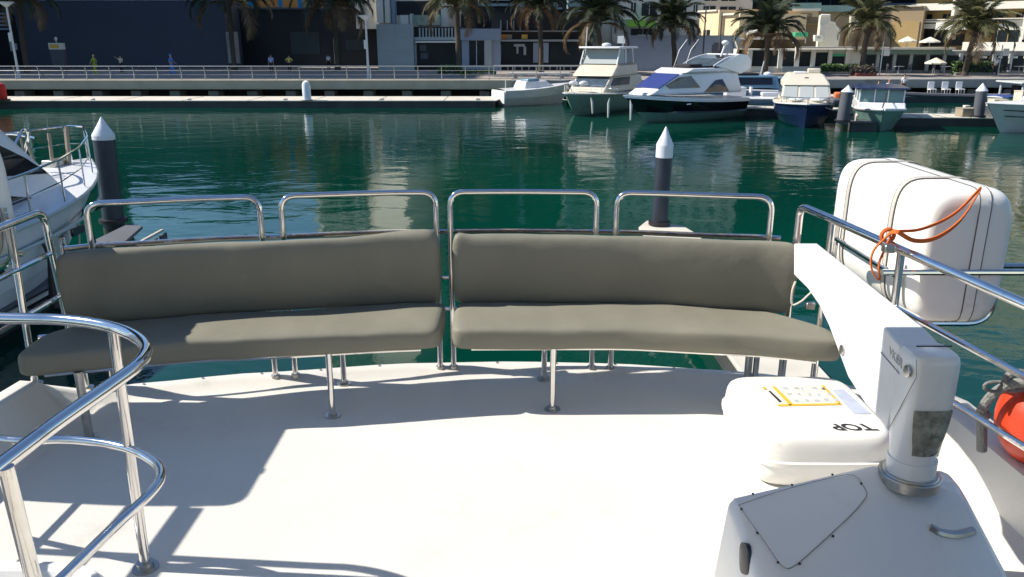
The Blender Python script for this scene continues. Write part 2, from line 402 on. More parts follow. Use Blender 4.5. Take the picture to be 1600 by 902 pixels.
# ---------------------------------------------------------------- port side rail
def side_rail(label, top, mids, posts, loc):
    t = thing('side_rail', label, 'railing', loc, group='deck side rails')
    MB().tube(top, .0215, 12).build('top_rail', 'steel', t)
    for m_ in mids: MB().tube(m_, .0155, 10).build('mid_rail', 'steel', t)
    for a, b in posts:
        MB().tube([a, b], .0185, 12).build('post', 'steel', t)
        MB().cyl(Vector((b[0], b[1], b[2])), .04, .008, 16).build('flange', 'dullsteel', t)
    return t
XL = -2.58
top = fillet([(XL,.2,DECK+1.06), (XL,3.2,DECK+1.085), (XL,4.33,DECK+1.10), (XL+.03,4.36,DECK+.05)], [0,.2,.09,0])
side_rail('steel side rail on the left, in front of the white moored yacht', top,
    [[(XL,.2,DECK+.80),(XL+.005,4.35,DECK+.86)], [(XL,.2,DECK+.56),(XL+.015,4.35,DECK+.61)]],
    [((XL,4.02,DECK+1.09),(XL,3.98,DECK+.22)), ((XL,2.6,DECK+1.07),(XL,2.6,DECK+.22)), ((XL,1.0,DECK+1.07),(XL,1.0,DECK+.22)), ((XL+.075,4.335,DECK+.95),(XL+.09,4.3,DECK+.05))], (XL,2.5,DECK))
# starboard side rail
a = Vector((1.61,4.40,DECK+1.115)); b = Vector((2.0,2.95,DECK+1.014)); c = b+(b-a)*1.2
def rr(y, h0, h1):
    u = (4.40-y)/1.45; return Vector((1.61+.39*u, y, DECK+h0+(h1-h0)*u))
top = fillet([(1.61,4.41,DECK+.04), a, c], [0,.06,0])
side_rail('steel side rail on the right, running past the white raft canister', top,
    [[rr(3.62,.83,.75), rr(1.2,.83,.73)], [rr(3.9,.55,.47), rr(1.2,.56,.47)]],
    [(rr(3.62,1.09,1.05), rr(3.60,0,0)), (rr(4.12,1.10,1.05), rr(4.12,0,0)), (rr(1.5,1.1,1.0), rr(1.5,0,0))], (1.8,3.5,DECK))

# ---------------------------------------------------------------- curved guard rail round the stair
def pxs(L, h): return [at_h(x, y, h) for x, y in L]
t = thing('guard_rail', 'curved polished steel guard rail round the stair in the near left corner', 'railing', at_h(228,888,0))
H1 = 1.01
tp = [Vector((-3.0,2.90,DECK+H1))]+pxs([(0,497),(100,500),(165,509),(208,524),(228,545),(215,570),(170,604),(90,660),(0,728)], H1)
tp += [tp[-1]+(tp[-1]-tp[-2]).normalized()*.9]
MB().tube(spline(tp, 6), .0215, 14).build('top_rail', 'steel', t)
H2 = .53
mp_ = [Vector((-2.6,2.95,DECK+H2))]+pxs([(0,686),(110,687),(190,698),(238,720),(252,742),(236,770),(180,822),(99,901)], H2)
mp_ += [mp_[-1]+(mp_[-1]-mp_[-2]).normalized()*.8]
MB().tube(spline(mp_, 6), .0165, 12).build('mid_rail', 'steel', t)
b = at_h(228,888,0); tt = at_h(176,512,H1)
MB().tube([b, tt], .0195, 14).build('post', 'steel', t)
fl = MB().cyl(b, .05, .008, 22).cyl(b, .032, .03, 16).build('flange', 'dullsteel', t)
b2 = Vector((-1.22,1.76,DECK)); 
MB().tube([b2+Vector((-.0,0,0)), at_h(8,730,H1)], .0195, 14).build('post', 'steel', t)
MB().cyl(b2, .05, .008, 22).build('flange', 'dullsteel', t)
# unseen tube added above the port rail to cast a long shadow on deck
t = solo(MB().tube([(-2.74,.4,DECK+1.26),(-2.74,3.24,DECK+1.28)], .042, 14), 'added_shadow_tube', 'gel', 'white tube added above the left side rail, just outside the frame, to shade the deck', 'awning', (-2.62,1.7,DECK+1.3))

# ---------------------------------------------------------------- raft canisters
def canister_rings(cx, y0, y1, z0, z1, wx, e=4.6, n=48, m=26, er=.11):
    rings = []
    for i in range(m+1):
        u = i/m; u = .5-.5*cos(pi*u); y = y0+(y1-y0)*u
        d = min(y-y0, y1-y)/er; s = 1. if d >= 1 else (1-(1-d)**2.6)**(1/2.6) if d > 0 else 0.
        s = .76+.24*s
        rings.append([Vector((cx+abs(cos(a))**(2/e)*(1 if cos(a) > 0 else -1)*wx/2*s, y, (z0+z1)/2+abs(sin(a))**(2/e)*(1 if sin(a) > 0 else -1)*(z1-z0)/2*s)) for a in [2*pi*j/n for j in range(n)]])
    return rings
def raft(label, cx, y0, y1, z0, z1, wx, group):
    t = thing('raft_canister', label, 'life raft', (cx, (y0+y1)/2, z0), group=group)
    MB().loft(canister_rings(cx, y0, y1, z0, z1, wx)).build('shell', 'raft', t)
    # raised joint band that runs lengthwise over the top and down both ends
    ring = []
    zc = (z0+z1)/2; hz = (z1-z0)/2+.006; hy = (y1-y0)/2+.006; yc = (y0+y1)/2
    path = []; RR = canister_rings(cx, y0, y1, z0, z1, wx)
    tops = [Vector((cx+wx*.12, r[0].y, max(p.z for p in r)+.004)) for r in RR]; bots = [Vector((cx+wx*.12, r[0].y, min(p.z for p in r)-.004)) for r in RR]
    tops[0].y -= .004; bots[0].y -= .004
    e0 = [tops[0]+(bots[0]-tops[0])*k/6 for k in range(1,6)]; e1 = [bots[-1]+(tops[-1]-bots[-1])*k/6 for k in range(1,6)]
    path = tops[::-1]+e0+bots+e1
    def band(path, axis, w, th):
        mb = MB(); n = len(path); rings = []
        for i, p in enumerate(path):
            rings.append([p-axis*w/2, p+axis*w/2])
        k = 0
        for r in rings: mb.v += [tuple(q) for q in r]
        cc = sum(path, Vector())/n
        for r in rings: mb.v += [tuple(q+(cc-q).normalized()*th) for q in r]
        for i in range(n):
            a = 2*i; b = 2*((i+1) % n)
            mb.f += [(a, a+1, b+1, b), (a+2*n, b+2*n, b+1+2*n, a+1+2*n), (a, b, b+2*n, a+2*n), (a+1, a+1+2*n, b+1+2*n, b+1)]
        return mb
    band(path, Vector((1,0,0)), .05, .012).build('joint_band', 'raft', t)
    for off in (-.028, .028): band([p+Vector((off,0,0)) for p in path], Vector((1,0,0)), .004, .014).build('joint_seam', 'seam', t)
    for fr in (.30, .80):
        yy = y0+(y1-y0)*fr
        pth = [Vector((cx+abs(cos(a))**(2/4.6)*(1 if cos(a) > 0 else -1)*(wx/2+.007), yy, zc+abs(sin(a))**(2/4.6)*(1 if sin(a) > 0 else -1)*((z1-z0)/2+.007))) for a in [2*pi*j/40 for j in range(40)]]
        band(pth, Vector((0,1,0)), .035, .011).build('lashing_strap', 'strap', t)
        for o2 in (-.022,.022): band([p+Vector((0,o2,0)) for p in pth], Vector((0,1,0)), .0035, .014).build('strap_edge', 'seam', t)
    return t
raft('white raft canister in the steel cradle outside the right side rail', 2.23, 3.80, 4.95, DECK+.62, DECK+1.31, .45, 'raft canisters')
raft('white raft canister at the left edge, outside the left side rail', -3.0, 3.27, 4.30, DECK+.86, DECK+1.54, .62, 'raft canisters')
def cradle(label, cx, ys, z0, wx, inner):
    t = thing('raft_cradle', label, 'cradle', (cx, ys[0], z0), group='raft cradles')
    for y in ys:
        s = 1 if cx > 0 else -1
        p = fillet([(cx-s*(wx/2+.03),y,z0+.30), (cx-s*(wx/2+.03),y,z0-.03), (cx+s*(wx/2+.03),y,z0-.03), (cx+s*(wx/2+.03),y,z0+.28)], .12)
        MB().tube(p, .0165, 10).build('hoop', 'steel', t)
    s = 1 if cx > 0 else -1
    MB().tube([(cx+s*(wx/2+.03),ys[0],z0+.28),(cx+s*(wx/2+.03),ys[1],z0+.28)], .0145, 10).build('side_bar', 'steel', t)
    MB().tube([(cx-s*(wx/2+.03),ys[0],z0+.22),(cx-s*(wx/2+.03),ys[1],z0+.22)], .0145, 10).build('side_bar', 'steel', t)
    MB().tube([(inner,ys[0]-.12,z0+.28),(cx+s*(wx/2+.5),ys[0]-.12,z0+.28)], .0165, 10).build('end_bar', 'steel', t)
    MB().tube([(inner,ys[0],z0+.05),(cx-s*(wx/2+.02),ys[0],z0+.05)], .0145, 10).build('bracket', 'steel', t)
    MB().tube([(inner,ys[1],z0+.05),(cx-s*(wx/2+.02),ys[1],z0+.05)], .0145, 10).build('bracket', 'steel', t)
    MB().tube([(cx+s*(wx/2+.03),ys[0],z0+.28),(cx+s*(wx/2+.5),ys[0]-.0,z0+.28)], .0145, 10).build('end_bar', 'steel', t)
    return t
cradle('steel tube cradle carrying the right-hand raft canister', 2.23, (3.92, 4.75), DECK+.62, .45, 1.83)
cradle('steel tube cradle carrying the left-hand raft canister', -3.0, (3.42, 4.12), DECK+.86, .62, -2.6)
# orange lashing from the raft to the rail
t = thing('orange_lashing', 'orange webbing tied from the raft canister to the right side rail', 'strap', at_Y(1380,375,3.6))
K = rr(3.72,1.13,1.08)+Vector((0,0,.0)); E = at_Y(1533,293,3.80)
def ribbon(pts, w, up, th=.003):
    P = spline(pts, 6); mb = MB(); rings = []
    for i, p in enumerate(P):
        a = P[max(0,i-1)]; b = P[min(len(P)-1,i+1)]; tt = (b-a).normalized(); u = (Vector(up)-tt*Vector(up).dot(tt)).normalized(); n_ = tt.cross(u)
        rings.append([p-u*w/2-n_*th, p+u*w/2-n_*th, p+u*w/2+n_*th, p-u*w/2+n_*th])
    return mb.loft(rings)
ribbon([E, at_Y(1490,335,3.72), at_Y(1440,358,3.66), at_Y(1400,362,3.62), K], .013, (0,0,1)).build('webbing', 'orange', t)
ribbon([E+Vector((0,0,-.01)), at_Y(1500,345,3.70), at_Y(1462,372,3.64), at_Y(1428,376,3.6), at_Y(1400,362,3.58), K], .020, (.3,0,1)).build('webbing', 'orange', t)
ribbon([K+Vector((0,-.03,.02)), at_Y(1366,390,3.6), at_Y(1361,415,3.58), at_Y(1368,432,3.57), at_Y(1374,436,3.57), at_Y(1374,410,3.58), K+Vector((.0,-.03,0))], .011, (0,1,0)).build('tail', 'orange', t)
MB().tube([K+Vector((-.03*cos(a)*0, .035*cos(a)*0,0))+Vector((.03*cos(a), 0, .03*sin(a))) for a in [2*pi*i/14 for i in range(14)]], .010, 8, closed=True).build('knot', 'orange', t)
MB().box(at_Y(1388,388,3.6), (.05,.05,.04)).build('buckle', 'dullsteel', t, bevel=.008)

# ---------------------------------------------------------------- crane
t = thing('deck_crane', 'white davit crane on its moulded base in the near right corner', 'crane', (1.5,2.6,DECK))
XB = 1.36
prof_px = [(1240,380),(1385,515),(1452,578),(1452,700),(1400,690),(1380,662),(1352,632),(1325,590),(1308,545),(1295,510),(1280,478),(1262,452),(1240,430)]
colc = Vector((1.50,2.60,DECK+.5))
prof = [at_X(x, y, XB+ (0.0 if x < 1390 else .0)) for x, y in prof_px]
lim = 2.62
prof = [Vector((p.x, max(p.y, lim), p.z)) for p in prof]
def boom_x(p, side):       # the boom box widens a little towards the column
    f = min(1, max(0, (3.7-p.y)/1.1)); return XB+.0*f+side*(.115+.035*f)
A = [Vector((boom_x(p,0), p.y, p.z)) for p in prof]; B = [Vector((boom_x(p,1), p.y, p.z)) for p in prof]
MB().loft([A, B]).build('boom', 'crane', t, bevel=.008, seg=3, angle=25)
ztop = prof[2].z
head = MB()
rings = []
for z, r in ((.54,.076),(.60,.079),(.66,.083),(.74,.085),(.82,.086),(ztop-DECK-.03,.086),(ztop-DECK-.008,.082),(ztop-DECK+.002,.074)):
    ex = 2+min(1, max(0, (z-.62)/.14))*2.2
    rings.append([Vector((1.447+r*abs(cos(a))**(2/ex)*(1 if cos(a) > 0 else -1), 2.585+r*abs(sin(a))**(2/ex)*(1 if sin(a) > 0 else -1)*1.0, DECK+z)) for a in [2*pi*j/40 for j in range(40)]])
head.loft(rings).build('column', 'crane', t, angle=50)
# end casing joints, bolts, print
p = at_X(1397,552,XB-.002)
place_text('maker_lettering', 'VKER', .045, 'faint', t, at_X(1399,559,XB-.001), at_X(1412,578,XB)-at_X(1388,551,XB), Vector((0,0,1)), .0008)
for x, y in ((1419,580),(1317,547)):
    q = at_X(x, y, XB); b_ = MB()
    b_.loft([[q+Vector((d, r*cos(a), r*sin(a))) for a in [2*pi*j/18 for j in range(18)]] for d, r in ((0,.022),(-.006,.022),(-.009,.017))]).build('bolt_cap', 'dullsteel', t)
def strip_on_boom(pts, w, d=.001):
    mb = MB(); P = [at_X(x, y, XB-d) for x, y in pts]
    for a, b in zip(P, P[1:]):
        u = (b-a).normalized(); nn = Vector((1,0,0)).cross(u)*w/2
        mb.hexa([a-nn, a+nn, b+nn, b-nn], [a-nn-Vector((.001,0,0)), a+nn-Vector((.001,0,0)), b+nn-Vector((.001,0,0)), b-nn-Vector((.001,0,0))])
    return mb
strip_on_boom([(1376,550),(1405,584)], .003).build('seam', 'seam', t)
strip_on_boom([(1432,562),(1432,590),(1390,668)], .0025).build('seam', 'seam', t)
tp_ = at_X(1432,560,XB)
MB().box((XB+.075, tp_.y+.04, ztop+.032), (.12,.004,.004)).build('seam', 'black', t)
# data plate wrapped round the near side of the column
mb = MB(); rr_ = []
for z in (.60,.62,.64,.66,.68,.70,.72,.74,.76,.78):
    r = lerp_tab([(.54,.076),(.60,.079),(.66,.083),(.74,.085),(.82,.086)], z)+.002; ex = 2+min(1, max(0, (z-.62)/.14))*2.2
    rr_.append([Vector((1.447+r*abs(sin(a))**(2/ex)*(1 if sin(a) > 0 else -1), 2.585-r*abs(cos(a))**(2/ex), DECK+z)) for a in [radians(-30+j*5) for j in range(18)]])
mb.loft(rr_, closed=False); mb.build('data_plate', 'metallabel', t)
# collar, moulded base
MB().cyl((1.45,2.585,DECK+.452), .106, .043, 28).cyl((1.45,2.585,DECK+.493), .098, .008, 28).build('collar', 'dullsteel', t, bevel=.004)
MB().cyl((1.45,2.585,DECK+.50), .084, .06, 28).build('column_foot', 'crane', t)
def hull_mesh(pts, name, m, parent, bevel, seg=4):
    bm = bmesh.new()
    for p in pts: bm.verts.new(Vector(p)-ORG[parent])
    r = bmesh.ops.convex_hull(bm, input=bm.verts)
    bmesh.ops.delete(bm, geom=[g for g in r['geom_interior'] if isinstance(g, bmesh.types.BMVert)], context='VERTS')
    bmesh.ops.dissolve_limit(bm, angle_limit=radians(4), verts=bm.verts, edges=bm.edges)
    bmesh.ops.bevel(bm, geom=list(bm.edges), offset=bevel, segments=seg, affect='EDGES', profile=.5)
    for f in bm.faces: f.smooth = True
    for e in bm.edges:
        if len(e.link_faces) == 2 and e.calc_face_angle(0) > radians(40): e.smooth = False
    me = bpy.data.meshes.new(name); bm.to_mesh(me); bm.free(); me.materials.append(M[m])
    o = bpy.data.objects.new(name, me); C.objects.link(o); o.parent = parent; ORG[o] = ORG[parent]; return o
A_ = at_h(1137,776,.45); B_ = at_h(1370,722,.5); D_ = at_h(1225,915,.31); R_ = at_h(1402,748,.5); C_ = at_h(1268,915,.32)
E_ = at_h(1492,748,.5)
pn = (B_-A_).cross(D_-A_).normalized()
def on_slope(x, y, below=0.):
    r = ray(x, y); return CAM+r*((A_-CAM).dot(pn)/r.dot(pn))-Vector((0,0,below))
R_ = on_slope(1402,745); C_ = on_slope(1262,915)
E_ = at_h(1490,753,.435)
base_pts = [A_, B_, D_, C_, E_+Vector((.02,.09,0)), E_+Vector((.01,-.03,0)), R_, at_h(1530,830,.24), at_h(1562,902,.04), Vector((A_.x-.01, A_.y+.09, DECK)), Vector((B_.x, B_.y+.1, DECK)), Vector((1.84, 2.62, DECK)),
            Vector((.80,2.10,DECK)), Vector((1.05,1.75,DECK)), Vector((.93,2.0,DECK+.2)), Vector((1.80,2.12,DECK)), Vector((.82,2.15,DECK+.25))]
base_o = hull_mesh(base_pts, 'base', 'crane', t, .025)
from mathutils.bvhtree import BVHTree
bvh = BVHTree.FromPolygons([v.co+ORG[t] for v in base_o.data.vertices], [tuple(p.vertices) for p in base_o.data.polygons])
def on_base(x, y):
    hit = bvh.ray_cast(CAM, ray(x, y).normalized()); return hit[0], hit[1]
# access panel on the sloping face
n_ = (B_-A_).cross(D_-A_).normalized()
if n_.z < 0: n_ = -n_
def onpanel(x, y, d=.003):
    r = ray(x, y); s = (A_-CAM).dot(n_)/r.dot(n_); return CAM+r*s+n_*d
pp = [(1153,791),(1215,770),(1290,750),(1332,744),(1350,764),(1353,777),(1336,799),(1290,843),(1246,882),(1230,890),(1216,880),(1187,838)]
pw = [onpanel(x, y, .0005) for x, y in pp]
o = MB().prism(pw, n_*.004).build('access_panel', 'crane', t, bevel=.002)
mb = MB(); q = [onpanel(x, y, .0065) for x, y in pp]; mb.tube(spline(q+[q[0]], 3), .0009, 5); mb.build('panel_gasket', 'seam', t)
for x, y in ((1176,773),(1237,759),(1300,743),(1345,757),(1158,797),(1183,834),(1215,880),(1249,882),(1301,839)):
    c0 = onpanel(x, y, .004); u = n_.orthogonal().normalized(); v = n_.cross(u)
    MB().loft([[c0+(u*cos(a)+v*sin(a))*r+n_*d for a in [2*pi*j/10 for j in range(10)]] for r, d in ((.0045,0),(.0045,.002),(.003,.003))]).build('screw', 'black', t)
# recessed steel lug on the right slope, vent on the left end
c0 = at_h(1492,838,.36)
pts = [on_base(x, y)[0] for x, y in ((1453,824),(1470,833),(1496,836),(1520,830))]
MB().tube(spline(pts,4), [.016]*13, 8).build('lug', 'dullsteel', t)
c0, vn = on_base(1163,873); vu = (on_base(1163,858)[0]-on_base(1163,888)[0]).normalized(); vs_ = vn.cross(vu).normalized()
mb = MB(); rings = []
for d, s in ((-.01,1.0),(.002,1.0),(.004,.86)):
    rings.append([c0+vn*d+vs_*(.030*s*abs(cos(a))**.6*(1 if cos(a) > 0 else -1))+vu*(.052*s*abs(sin(a))**.6*(1 if sin(a) > 0 else -1)) for a in [2*pi*j/24 for j in range(24)]])
mb.loft(rings).build('vent', 'darkgap', t)

# ---------------------------------------------------------------- canister with TOP, lying on the deck
cx, cy, wx, wy, hh = 1.46, 3.64, .68, .76, .265
t = thing('deck_canister', 'white lifting canister marked TOP lying on the deck between bench and crane', 'canister', (cx,cy,DECK))
rings = []
for z, s in ((.0,.86),(.006,.9),(.03,.955),(.085,.985),(.118,.99),(.122,1.015),(.142,1.015),(.146,.985),(.19,.975),(.225,.962),(.248,.938),(.260,.905),(.265,.87),(.2655,.4)):
    rings.append([Vector((cx+abs(cos(a))**(2/5.5)*(1 if cos(a) > 0 else -1)*wx/2*s, cy+abs(sin(a))**(2/5.5)*(1 if sin(a) > 0 else -1)*wy/2*s, DECK+z)) for a in [2*pi*j/44 for j in range(44)]])
MB().loft(rings).build('shell', 'raft', t, angle=45)
zt = DECK+.2665
TOPO = at_z(1331,667,zt)
place_text('marking', 'TOP', .10, 'ink', t, TOPO, (-1,.0,0), (.45,-1,0), .0006, .003)
place_text('marking', 'TOP', .07, 'ink', t, at_z(1262,594,DECK+.262), (-1,0,0), (.45,-1,0), .0006, .002)
def quad_on(pts, z, name, m, th=.0008):
    return MB().prism([at_z(x, y, z) for x, y in pts], (0,0,th)).build(name, m, t)
lab = quad_on([(1205,604),(1283,602),(1312,632),(1218,634)], zt, 'label', 'labelw')
quad_on([(1206,604),(1211,604),(1241,633),(1234,634)], zt+.001, 'label_stripe', 'yellow')
quad_on([(1283,602),(1287,602),(1316,632),(1311,632)], zt+.001, 'label_stripe', 'yellow')
quad_on([(1190,605),(1196,605),(1199,609),(1194,609)], zt+.001, 'label_stripe', 'yellow')
quad_on([(1214,632),(1312,630),(1314,633),(1216,635)], zt+.001, 'label_stripe', 'yellow')
for r_ in range(3):
    for c_ in range(5):
        u0 = 1222+c_*15+r_*9; v0 = 606+r_*9
        u0 += rnd.uniform(-3,3); v0 += rnd.uniform(-1,1); ww = 4+rnd.random()*7
        quad_on([(u0,v0),(u0+ww,v0-.5),(u0+ww+3,v0+3.5),(u0+3,v0+3)], zt+.0015, 'pictogram', ('labelb','faint','faint','seam')[rnd.randrange(4)])
quad_on([(1200,611),(1204,611),(1222,628),(1218,629)], zt+.001, 'warning_line', 'ink')
quad_on([(1300,609),(1318,609),(1362,647),(1334,647)], zt, 'label', 'labelb')

# ---------------------------------------------------------------- buoy and rope on the right coaming
bc = Vector((2.29,3.12,DECK+.43))
t = thing('float_buoy', 'orange float buoy with white tape outside the right side rail', 'buoy', bc-Vector((0,0,.18)))
MB().ball(bc, .185, 28, 18, (1.0,1.0,1.12)).build('body', 'buoy', t)
mb = MB()
mb.tube([bc+Vector((-.19*cos(a)*.35, -.19*cos(a)*.94, .212*sin(a))) for a in [radians(-88+i*9) for i in range(20)]], .011, 6); mb.build('tape_band', 'tape', t)
t = thing('grey_rope', 'grey rope and hose coiled over the right side rail above the orange buoy', 'rope', at_Y(1560,600,3.2))
MB().tube(spline([at_Y(1534,704,3.15), at_Y(1534,670,3.15), at_Y(1533,645,3.15), at_Y(1548,620,3.13), at_Y(1572,603,3.1), at_Y(1600,598,3.05), at_Y(1630,600,3.0)]), .021, 10).build('hose', 'rope', t)
MB().tube(spline([at_Y(1572,598,3.1), at_Y(1552,597,3.1), at_Y(1540,601,3.1), at_Y(1540,608,3.1), at_Y(1556,612,3.1), at_Y(1575,607,3.1)]), .008, 8).build('loop', 'rope', t)
MB().tube(spline([at_Y(1570,607,3.1), at_Y(1574,590,3.1), at_Y(1590,582,3.1), at_Y(1610,590,3.1), at_Y(1596,606,3.1), at_Y(1576,607,3.1)]), .017, 8).build('knot', 'rope', t)
MB().ball(at_Y(1537,648,3.15), .028, 10, 8).build('knot', 'rope', t)
# ================================================================ WATER
def water_mat():
    m = bpy.data.materials.new('harbour_water'); m.use_nodes = True; n = m.node_tree.nodes; l = m.node_tree.links; p = n['Principled BSDF']
    p.inputs['Roughness'].default_value = .035; p.inputs['IOR'].default_value = 1.333; p.inputs['Specular IOR Level'].default_value = .42
    tc = n.new('ShaderNodeTexCoord')
    big = n.new('ShaderNodeTexNoise'); big.inputs['Scale'].default_value = .06; big.inputs['Detail'].default_value = 3; l.new(tc.outputs['Object'], big.inputs['Vector'])
    rp = n.new('ShaderNodeValToRGB'); l.new(big.outputs[0], rp.inputs[0])
    rp.color_ramp.elements[0].position = .35; rp.color_ramp.elements[0].color = (.0,.026,.018,1)
    rp.color_ramp.elements[1].position = .68; rp.color_ramp.elements[1].color = (.0,.05,.03,1)
    l.new(rp.outputs[0], p.inputs['Base Color'])
    def nz(sx, sy, sc, det, rough=.5, dist=0.):
        mp = n.new('ShaderNodeMapping'); mp.inputs['Scale'].default_value = (sx, sy, 1); mp.inputs['Rotation'].default_value = (0,0,radians(8))
        l.new(tc.outputs['Object'], mp.inputs[0])
        t = n.new('ShaderNodeTexNoise'); t.inputs['Scale'].default_value = sc; t.inputs['Detail'].default_value = det; t.inputs['Roughness'].default_value = rough; t.inputs['Distortion'].default_value = dist
        l.new(mp.outputs[0], t.inputs['Vector']); return t.outputs[0]
    a = nz(.8, 1.25, .6, 2, .5, .6); b = nz(1, 1.5, 2.5, 3, .6, .4)
    # calmer and rougher patches
    msk = nz(1, 1, .09, 2); mr = n.new('ShaderNodeMapRange'); l.new(msk, mr.inputs[0]); mr.inputs[1].default_value = .38; mr.inputs[2].default_value = .62; mr.inputs[3].default_value = .35; mr.inputs[4].default_value = 1.0
    b1 = n.new('ShaderNodeBump'); b1.inputs['Strength'].default_value = 1; b1.inputs['Distance'].default_value = .03; l.new(a, b1.inputs['Height'])
    mul = n.new('ShaderNodeMath'); mul.operation = 'MULTIPLY'; l.new(b, mul.inputs[0]); l.new(mr.outputs[0], mul.inputs[1])
    b2 = n.new('ShaderNodeBump'); b2.inputs['Strength'].default_value = 1; b2.inputs['Distance'].default_value = .0075; l.new(mul.outputs[0], b2.inputs['Height']); l.new(b1.outputs[0], b2.inputs['Normal'])
    l.new(b2.outputs[0], p.inputs['Normal'])
    return m
M['water'] = water_mat()
mb = MB(); mb.add([(-1500,-1500,0),(1500,-1500,0),(1500,76,0),(-1500,76,0)], [(0,1,2,3)]); struct(mb, 'water', 'water')

# ================================================================ QUAY AND PROMENADE
QZ = 1.54
def qY(x): return 64.6 + max(0, x)*.06            # line of the quay edge
q0, q1 = -90, 110
mb = MB(); mb.add([(-1500,qY(0)+1.2,QZ),(0,qY(0)+1.2,QZ),(q1,qY(q1)+1.2,QZ),(1500,90,QZ),(1500,1500,QZ),(-1500,1500,QZ)], [(0,1,2,3,4,5)])
struct(mb, 'promenade', 'paving')
mb = MB(); mb.box((-60,qY(0)+.8,QZ-.34), (120,1.6,.72)); struct(mb, 'quay_edge', 'quaybeam', bevel=.05); mb = MB()
a, b = Vector((0,qY(0),0)), Vector((q1,qY(q1),0)); d = (b-a).normalized(); ang = math.atan2(d.y, d.x)
mid = (a+b)/2+Vector((-d.y, d.x,0))*.8
mb.box((mid.x, mid.y, QZ-.338), ((b-a).length,1.6,.716), rz=ang); struct(mb, 'quay_edge', 'conc', bevel=.05)
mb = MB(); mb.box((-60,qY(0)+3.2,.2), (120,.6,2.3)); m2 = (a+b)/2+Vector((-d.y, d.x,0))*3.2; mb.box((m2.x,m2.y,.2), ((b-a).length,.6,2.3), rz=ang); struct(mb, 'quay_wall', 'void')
for i in range(44):
    x = -58+i*3.1; y = qY(x)
    mb = MB(); mb.box((x, y+1.9, .42), (.8,1.5,.5)); o = struct(mb, 'quay_pier', 'conc', bevel=.03)
# promenade railing
t = thing('promenade_railing', 'long steel railing with leaning posts along the quay edge on the left', 'railing', (-20,qY(0)+.3,QZ))
ry = qY(0)+.35
MB().tube([(-58,ry-.12,QZ+1.05),(9.6,ry-.12,QZ+1.05)], .035, 8).build('top_rail', 'railp', t)
for hh_ in (.72,.40,.12): MB().tube([(-58,ry,QZ+hh_),(9.6,ry,QZ+hh_)], .018, 6).build('mid_rail', 'railp', t)
pm = MB().tube([(0,.02,0),(0,.05,.6),(0,-.12,1.05)], .035, 6).build('post', 'railp', None); pm.parent = t; ORG[pm] = Vector()
pm.location = Vector((-57.6, ry, QZ))-ORG[t]
for i in range(1, 37):
    o = pm.copy(); C.objects.link(o); o.location = Vector((-57.6+i*1.86, ry, QZ))-ORG[t]; o.parent = t
# second low railing set back on the right of the promenade with bench
t = thing('promenade_railing', 'short white railing with infill bars above the small white speedboat', 'railing', (5,70,QZ))
for z in (1.0,.15): MB().tube([(-1.5,68.6,QZ+z),(9.5,68.6,QZ+z)], .03, 6).build('rail', 'railp', t)
for i in range(20): MB().tube([(-1.5+i*.58,68.6,QZ),(-1.5+i*.58,68.6,QZ+1.0)], .022, 5).build('post', 'railp', t)
t = thing('promenade_bench', 'pale concrete bench slab behind the railing above the small white speedboat', 'bench', (2.3,67.4,QZ))
MB().box((2.2,67.4,QZ+.42), (5.0,.5,.12)).build('seat', 'creamw', t)
for x in (.3,2.2,4.1): MB().box((x,67.4,QZ+.18), (.3,.4,.36)).build('leg', 'conc', t)

# ================================================================ PONTOONS
def pontoon(name, label, pts, top='pont', side='pontside', z=.5, h=.42, planks=None, extra=True):
    c = sum((Vector((*p,0)) for p in pts), Vector())/len(pts)
    t = thing(name, label, 'pontoon', (c.x, c.y, 0), group=None)
    MB().prism([(p[0], p[1], z-.07) for p in pts], (0,0,.07)).build('deck_slab', top, t, bevel=.015)
    cc = [(c.x+(p[0]-c.x)*.995+(.12 if p[0] < c.x else -.12), c.y+(p[1]-c.y)*.97, -.3) for p in pts]
    MB().prism(cc, (0,0,z+.225)).build('float', side, t)
    return t
t = pontoon('pontoon', 'long floating pontoon with a pale deck running under the promenade on the left', [(-62,57.6),(-1.1,57.6),(-.6,61.9),(-62,61.9)])
for i in range(14):
    MB().box((-60+i*4.6,59.75,.503), (.05,4.2,.012)).build('joint', 'seam', t)
for i in range(8):
    x = -50+i*6.8; MB().box((x,57.9,.56), (.32,.14,.1)).build('cleat', 'dullsteel', t, bevel=.03)
t = pontoon('pontoon', 'finger pontoon between the white yacht on the left and our stern', [(-8.95,-1),(-8.10,-1),(-8.12,16.0),(-8.5,18.0),(-8.95,18.3)], top='pontgrey', side='black')
MB().box((-8.06,8.5,.40), (.06,19,.05)).build('fender_strip', 'strap', t)
for i in range(34): MB().box((-8.055,1.5+i*.5,.24), (.04,.34,.14)).build('fender_block', 'pontgrey', t)
for y in (4,8,12,16): MB().box((-8.35,y,.54), (.14,.34,.1)).build('cleat', 'dullsteel', t, bevel=.03)
t = pontoon('pontoon', 'end of the finger pontoon at the foot of the grey pile behind the bench', [(3.0,4),(4.0,4),(4.1,17.2),(3.95,18.0),(3.2,18.6),(2.9,17.9)], top='pont')
t = pontoon('pontoon', 'pale timber pontoon behind the blue dinghy, left of the blue-hulled boat', [(14.2,51.5),(20.2,49.6),(20.6,51.4),(14.6,53.3)], top='pont')
for i in range(10): MB().box((14.9+i*.6, 52.4-i*.19, .503), (.03,1.9,.012), rz=-.3).build('joint', 'seam', t)
t = pontoon('pontoon', 'pale pontoon across the open berth between the green boat and the right-hand cruiser', [(20.2,45.3),(32,44.0),(32,46.6),(20.2,47.5)])
for i in range(9): MB().box((21.4+i*1.3, 46.1-i*.14, .503), (.04,2.0,.012), rz=-.1).build('joint', 'seam', t)
t = pontoon('pontoon', 'narrow pontoon with white chairs under the promenade on the right', [(14,61.5),(44,62.6),(44,64.9),(14,64.0)])
